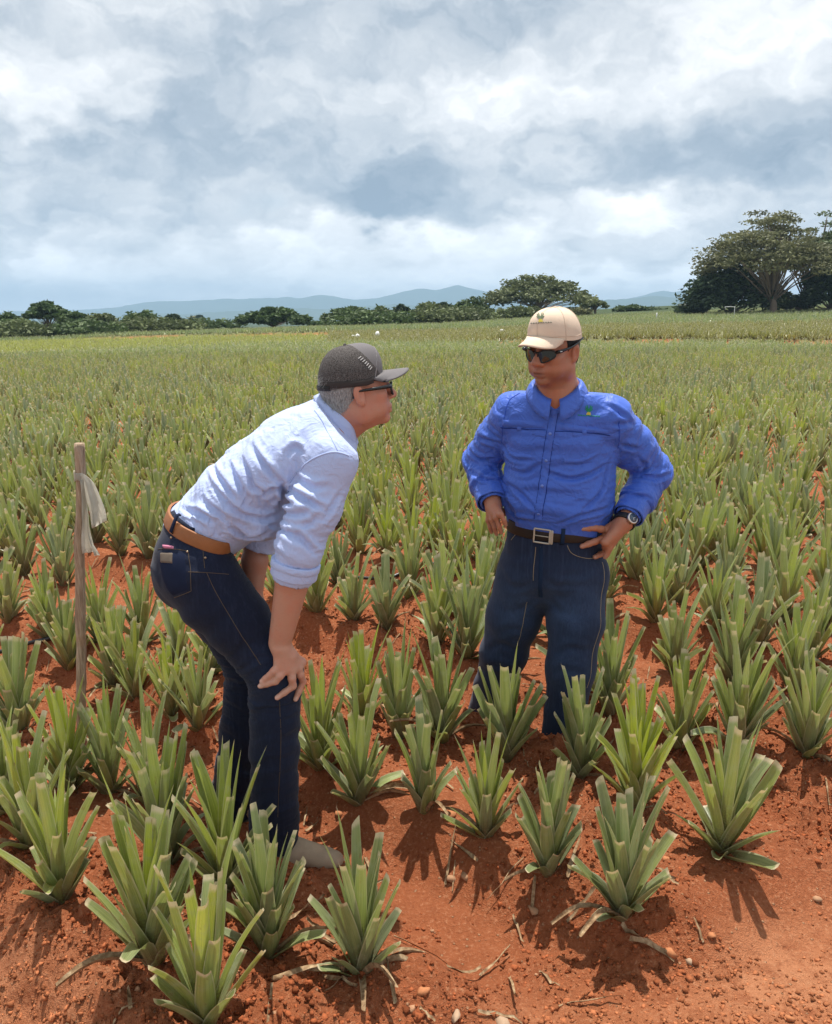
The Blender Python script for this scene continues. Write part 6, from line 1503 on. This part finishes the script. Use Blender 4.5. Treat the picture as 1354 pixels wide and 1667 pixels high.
    for an, dv in ((anL, (.15, -1, 0)), (anR, (-.85, -.55, 0))):
        zs = float(ground_z(an[0] + .05 * dv[0], an[1] + .05 * dv[1], False)) - .004; (v, f), (v2, f2) = shoe(an, dv, zsole=max(zs, an[2] - .09)); b_ = G.add('shoe', v, f, sm_); G.add('sole', v2, f2, so, b_)
    # hair, cap and sunglasses
    P3 = lambda x, y, z: hdO + hdM @ (np.array([x, y, z]) * hs)
    Hf = Field(hdO - .16, hdO + .16, .0036); Hf.ell(P3(-.014, 0, .034), np.array([.1005, .0800, .090]) * hs, hdM, .01); Hf.ell(P3(-.050, 0, -.030), np.array([.052, .062, .050]) * hs, hdM, .03)
    Hf.cut(P3(.020, 0, 0), hdM[:, 0] - hdM[:, 2] * .2); Hf.cut(P3(-.04, 0, -.066), -hdM[:, 2] - hdM[:, 0] * .4); Hf.cut(P3(0, 0, .060), hdM[:, 2])
    for s_ in (-1, 1): Hf.ell(P3(-.004, s_ * .085, -.012), np.array([.026, .03, .036]) * hs, hdM, .004, sub=True)
    v, f = Hf.mesh(2); G.add('hair', v, f, simple_mat('black_hair', (0.012, 0.010, 0.009), .55, .3, .4, 300, .8))
    cm, t_ = new_mat('cream_cap_cloth'); co = t_.node('ShaderNodeTexCoord').outputs['Object']; n_ = t_.noise(co, 900, 2, .5); n2_ = t_.noise(co, 14, 4, .6)
    c_ = t_.mix(t_.ss(n2_, .45, .75, 0, .35), (.70, .545, .42), (.56, .42, .31)); finish(t_, bsdf(t_, c_, .88, .2, bump(t_, t_.m('ADD', t_.m('MULTIPLY', n_, .3), n2_), .3, .004)))
    (cv, cf), (bv, bf) = cap_mesh(P3, 1, .084, .014, .030, .042, .149, -.03, .022); cf = np.array(cf)
    cap = G.add('cap', cv, cf, cm, label='cream cotton baseball cap'); br = G.add('brim', bv, bf, cm, cap); ct = bvh(cv, cf)
    G.add('cap_button', IV * .007 * [1, 1, .6] + P3(-.010, 0, .150), IF, cm, cap); cs = simple_mat('cap_stitch', (.62, .475, .365), .9, .1)
    for th_ in np.arange(6) * math.pi / 3 + math.pi / 6 * 0 + math.pi / 2 * 0:
        pts = [P3((-.010 + .11 * math.cos(ph) * math.cos(th_)), .09 * math.cos(ph) * math.sin(th_), .045 + .112 * math.sin(ph)) for ph in np.linspace(.02, 1.5, 9)]
        v, f = ribbon(ct, pts, .0045, .0003, .0008, 24); G.add('cap_seam', v, f, cs, cap)
    pts = [P3(-.010 + .108 * math.cos(a_), .0887 * math.sin(a_), .056 + .012 * max(0, math.cos(a_))) for a_ in np.linspace(-1.9, 1.9, 26)]
    v, f = ribbon(ct, pts, .003, .0003, .0008, 50); G.add('cap_seam', v, f, cs, cap)
    emblem(ct, cap, 880, 520, .95, simple_mat('thread_grey_green', (.16, .20, .12), .7, .2), em_y, simple_mat('thread_grey', (.22, .21, .17), .7, .2), -.05)
    fm = simple_mat('sunglass_frame', (0.006, 0.006, 0.006), .22, .6); lm = simple_mat('sunglass_lens', (0.010, 0.009, 0.007), .06, .8)
    sg = None; arms = []
    wrapx = lambda y: .1125 - 4.6 * y * y - 60.0 * abs(y) ** 3
    for s_ in (-1, 1):
        rim = []
        for a_ in np.linspace(0, 2 * math.pi, 29):
            y = .0335 + .0275 * math.cos(a_); z = .003 + (.0195 if math.sin(a_) > 0 else .0215 - .006 * math.cos(a_)) * math.copysign(abs(math.sin(a_)) ** .7, math.sin(a_)) + .10 * (y - .033)
            rim.append(P3(wrapx(y) + .0015, s_ * y, z))
        rim = np.array(rim); arms.append(tube(rim, .0024, 6, False))
        arms.append(tube([P3(wrapx(.0615), s_ * .0615, .013), P3(.078, s_ * .075, .016), P3(.03, s_ * .0835, .020), P3(-.02, s_ * .0865, .030), P3(-.055, s_ * .0855, .042)], [.0062, .0060, .0042, .0038, .0030], 8))
    arms.append(tube([P3(.1125, -.007, .012), P3(.1155, 0, .013), P3(.1125, .007, .012)], .0036, 8))
    v, f = join_vf(arms); sg = G.add('sunglasses', v, f, fm, label='black wraparound sunglasses')
    for s_ in (-1, 1):
        Lv = [P3(wrapx(.0335) + .003, s_ * .0335, .003)]; ring = []
        for rr_ in (.55, 1.0):
            for a_ in np.linspace(0, 2 * math.pi, 28, endpoint=False):
                y = .0335 + .0265 * math.cos(a_) * rr_; z = .003 + rr_ * (.0185 if math.sin(a_) > 0 else .0205 - .006 * math.cos(a_)) * math.copysign(abs(math.sin(a_)) ** .7, math.sin(a_)) + .10 * (y - .033)
                Lv.append(P3(wrapx(y) + .0012, s_ * y, z))
        f = [(0, 1 + i, 1 + (i + 1) % 28) for i in range(28)] + [(1 + i, 29 + i, 29 + (i + 1) % 28, 1 + (i + 1) % 28) for i in range(28)]
        G.add('lens', np.array(Lv), f, lm, sg)
    q = P3(.080, .0765, .017); o_ = G.add('temple_logo', *tube([q + hdM[:, 0] * .006 + hdM[:, 1] * .0045, q - hdM[:, 0] * .004 + hdM[:, 1] * .0052], [.0022, .0014], 6), simple_mat('logo_silver', (.5, .5, .5), .3, .5), sg)
    return G
build_bending_man(); build_standing_man()
print('script done', round(time.time() - T0, 1))
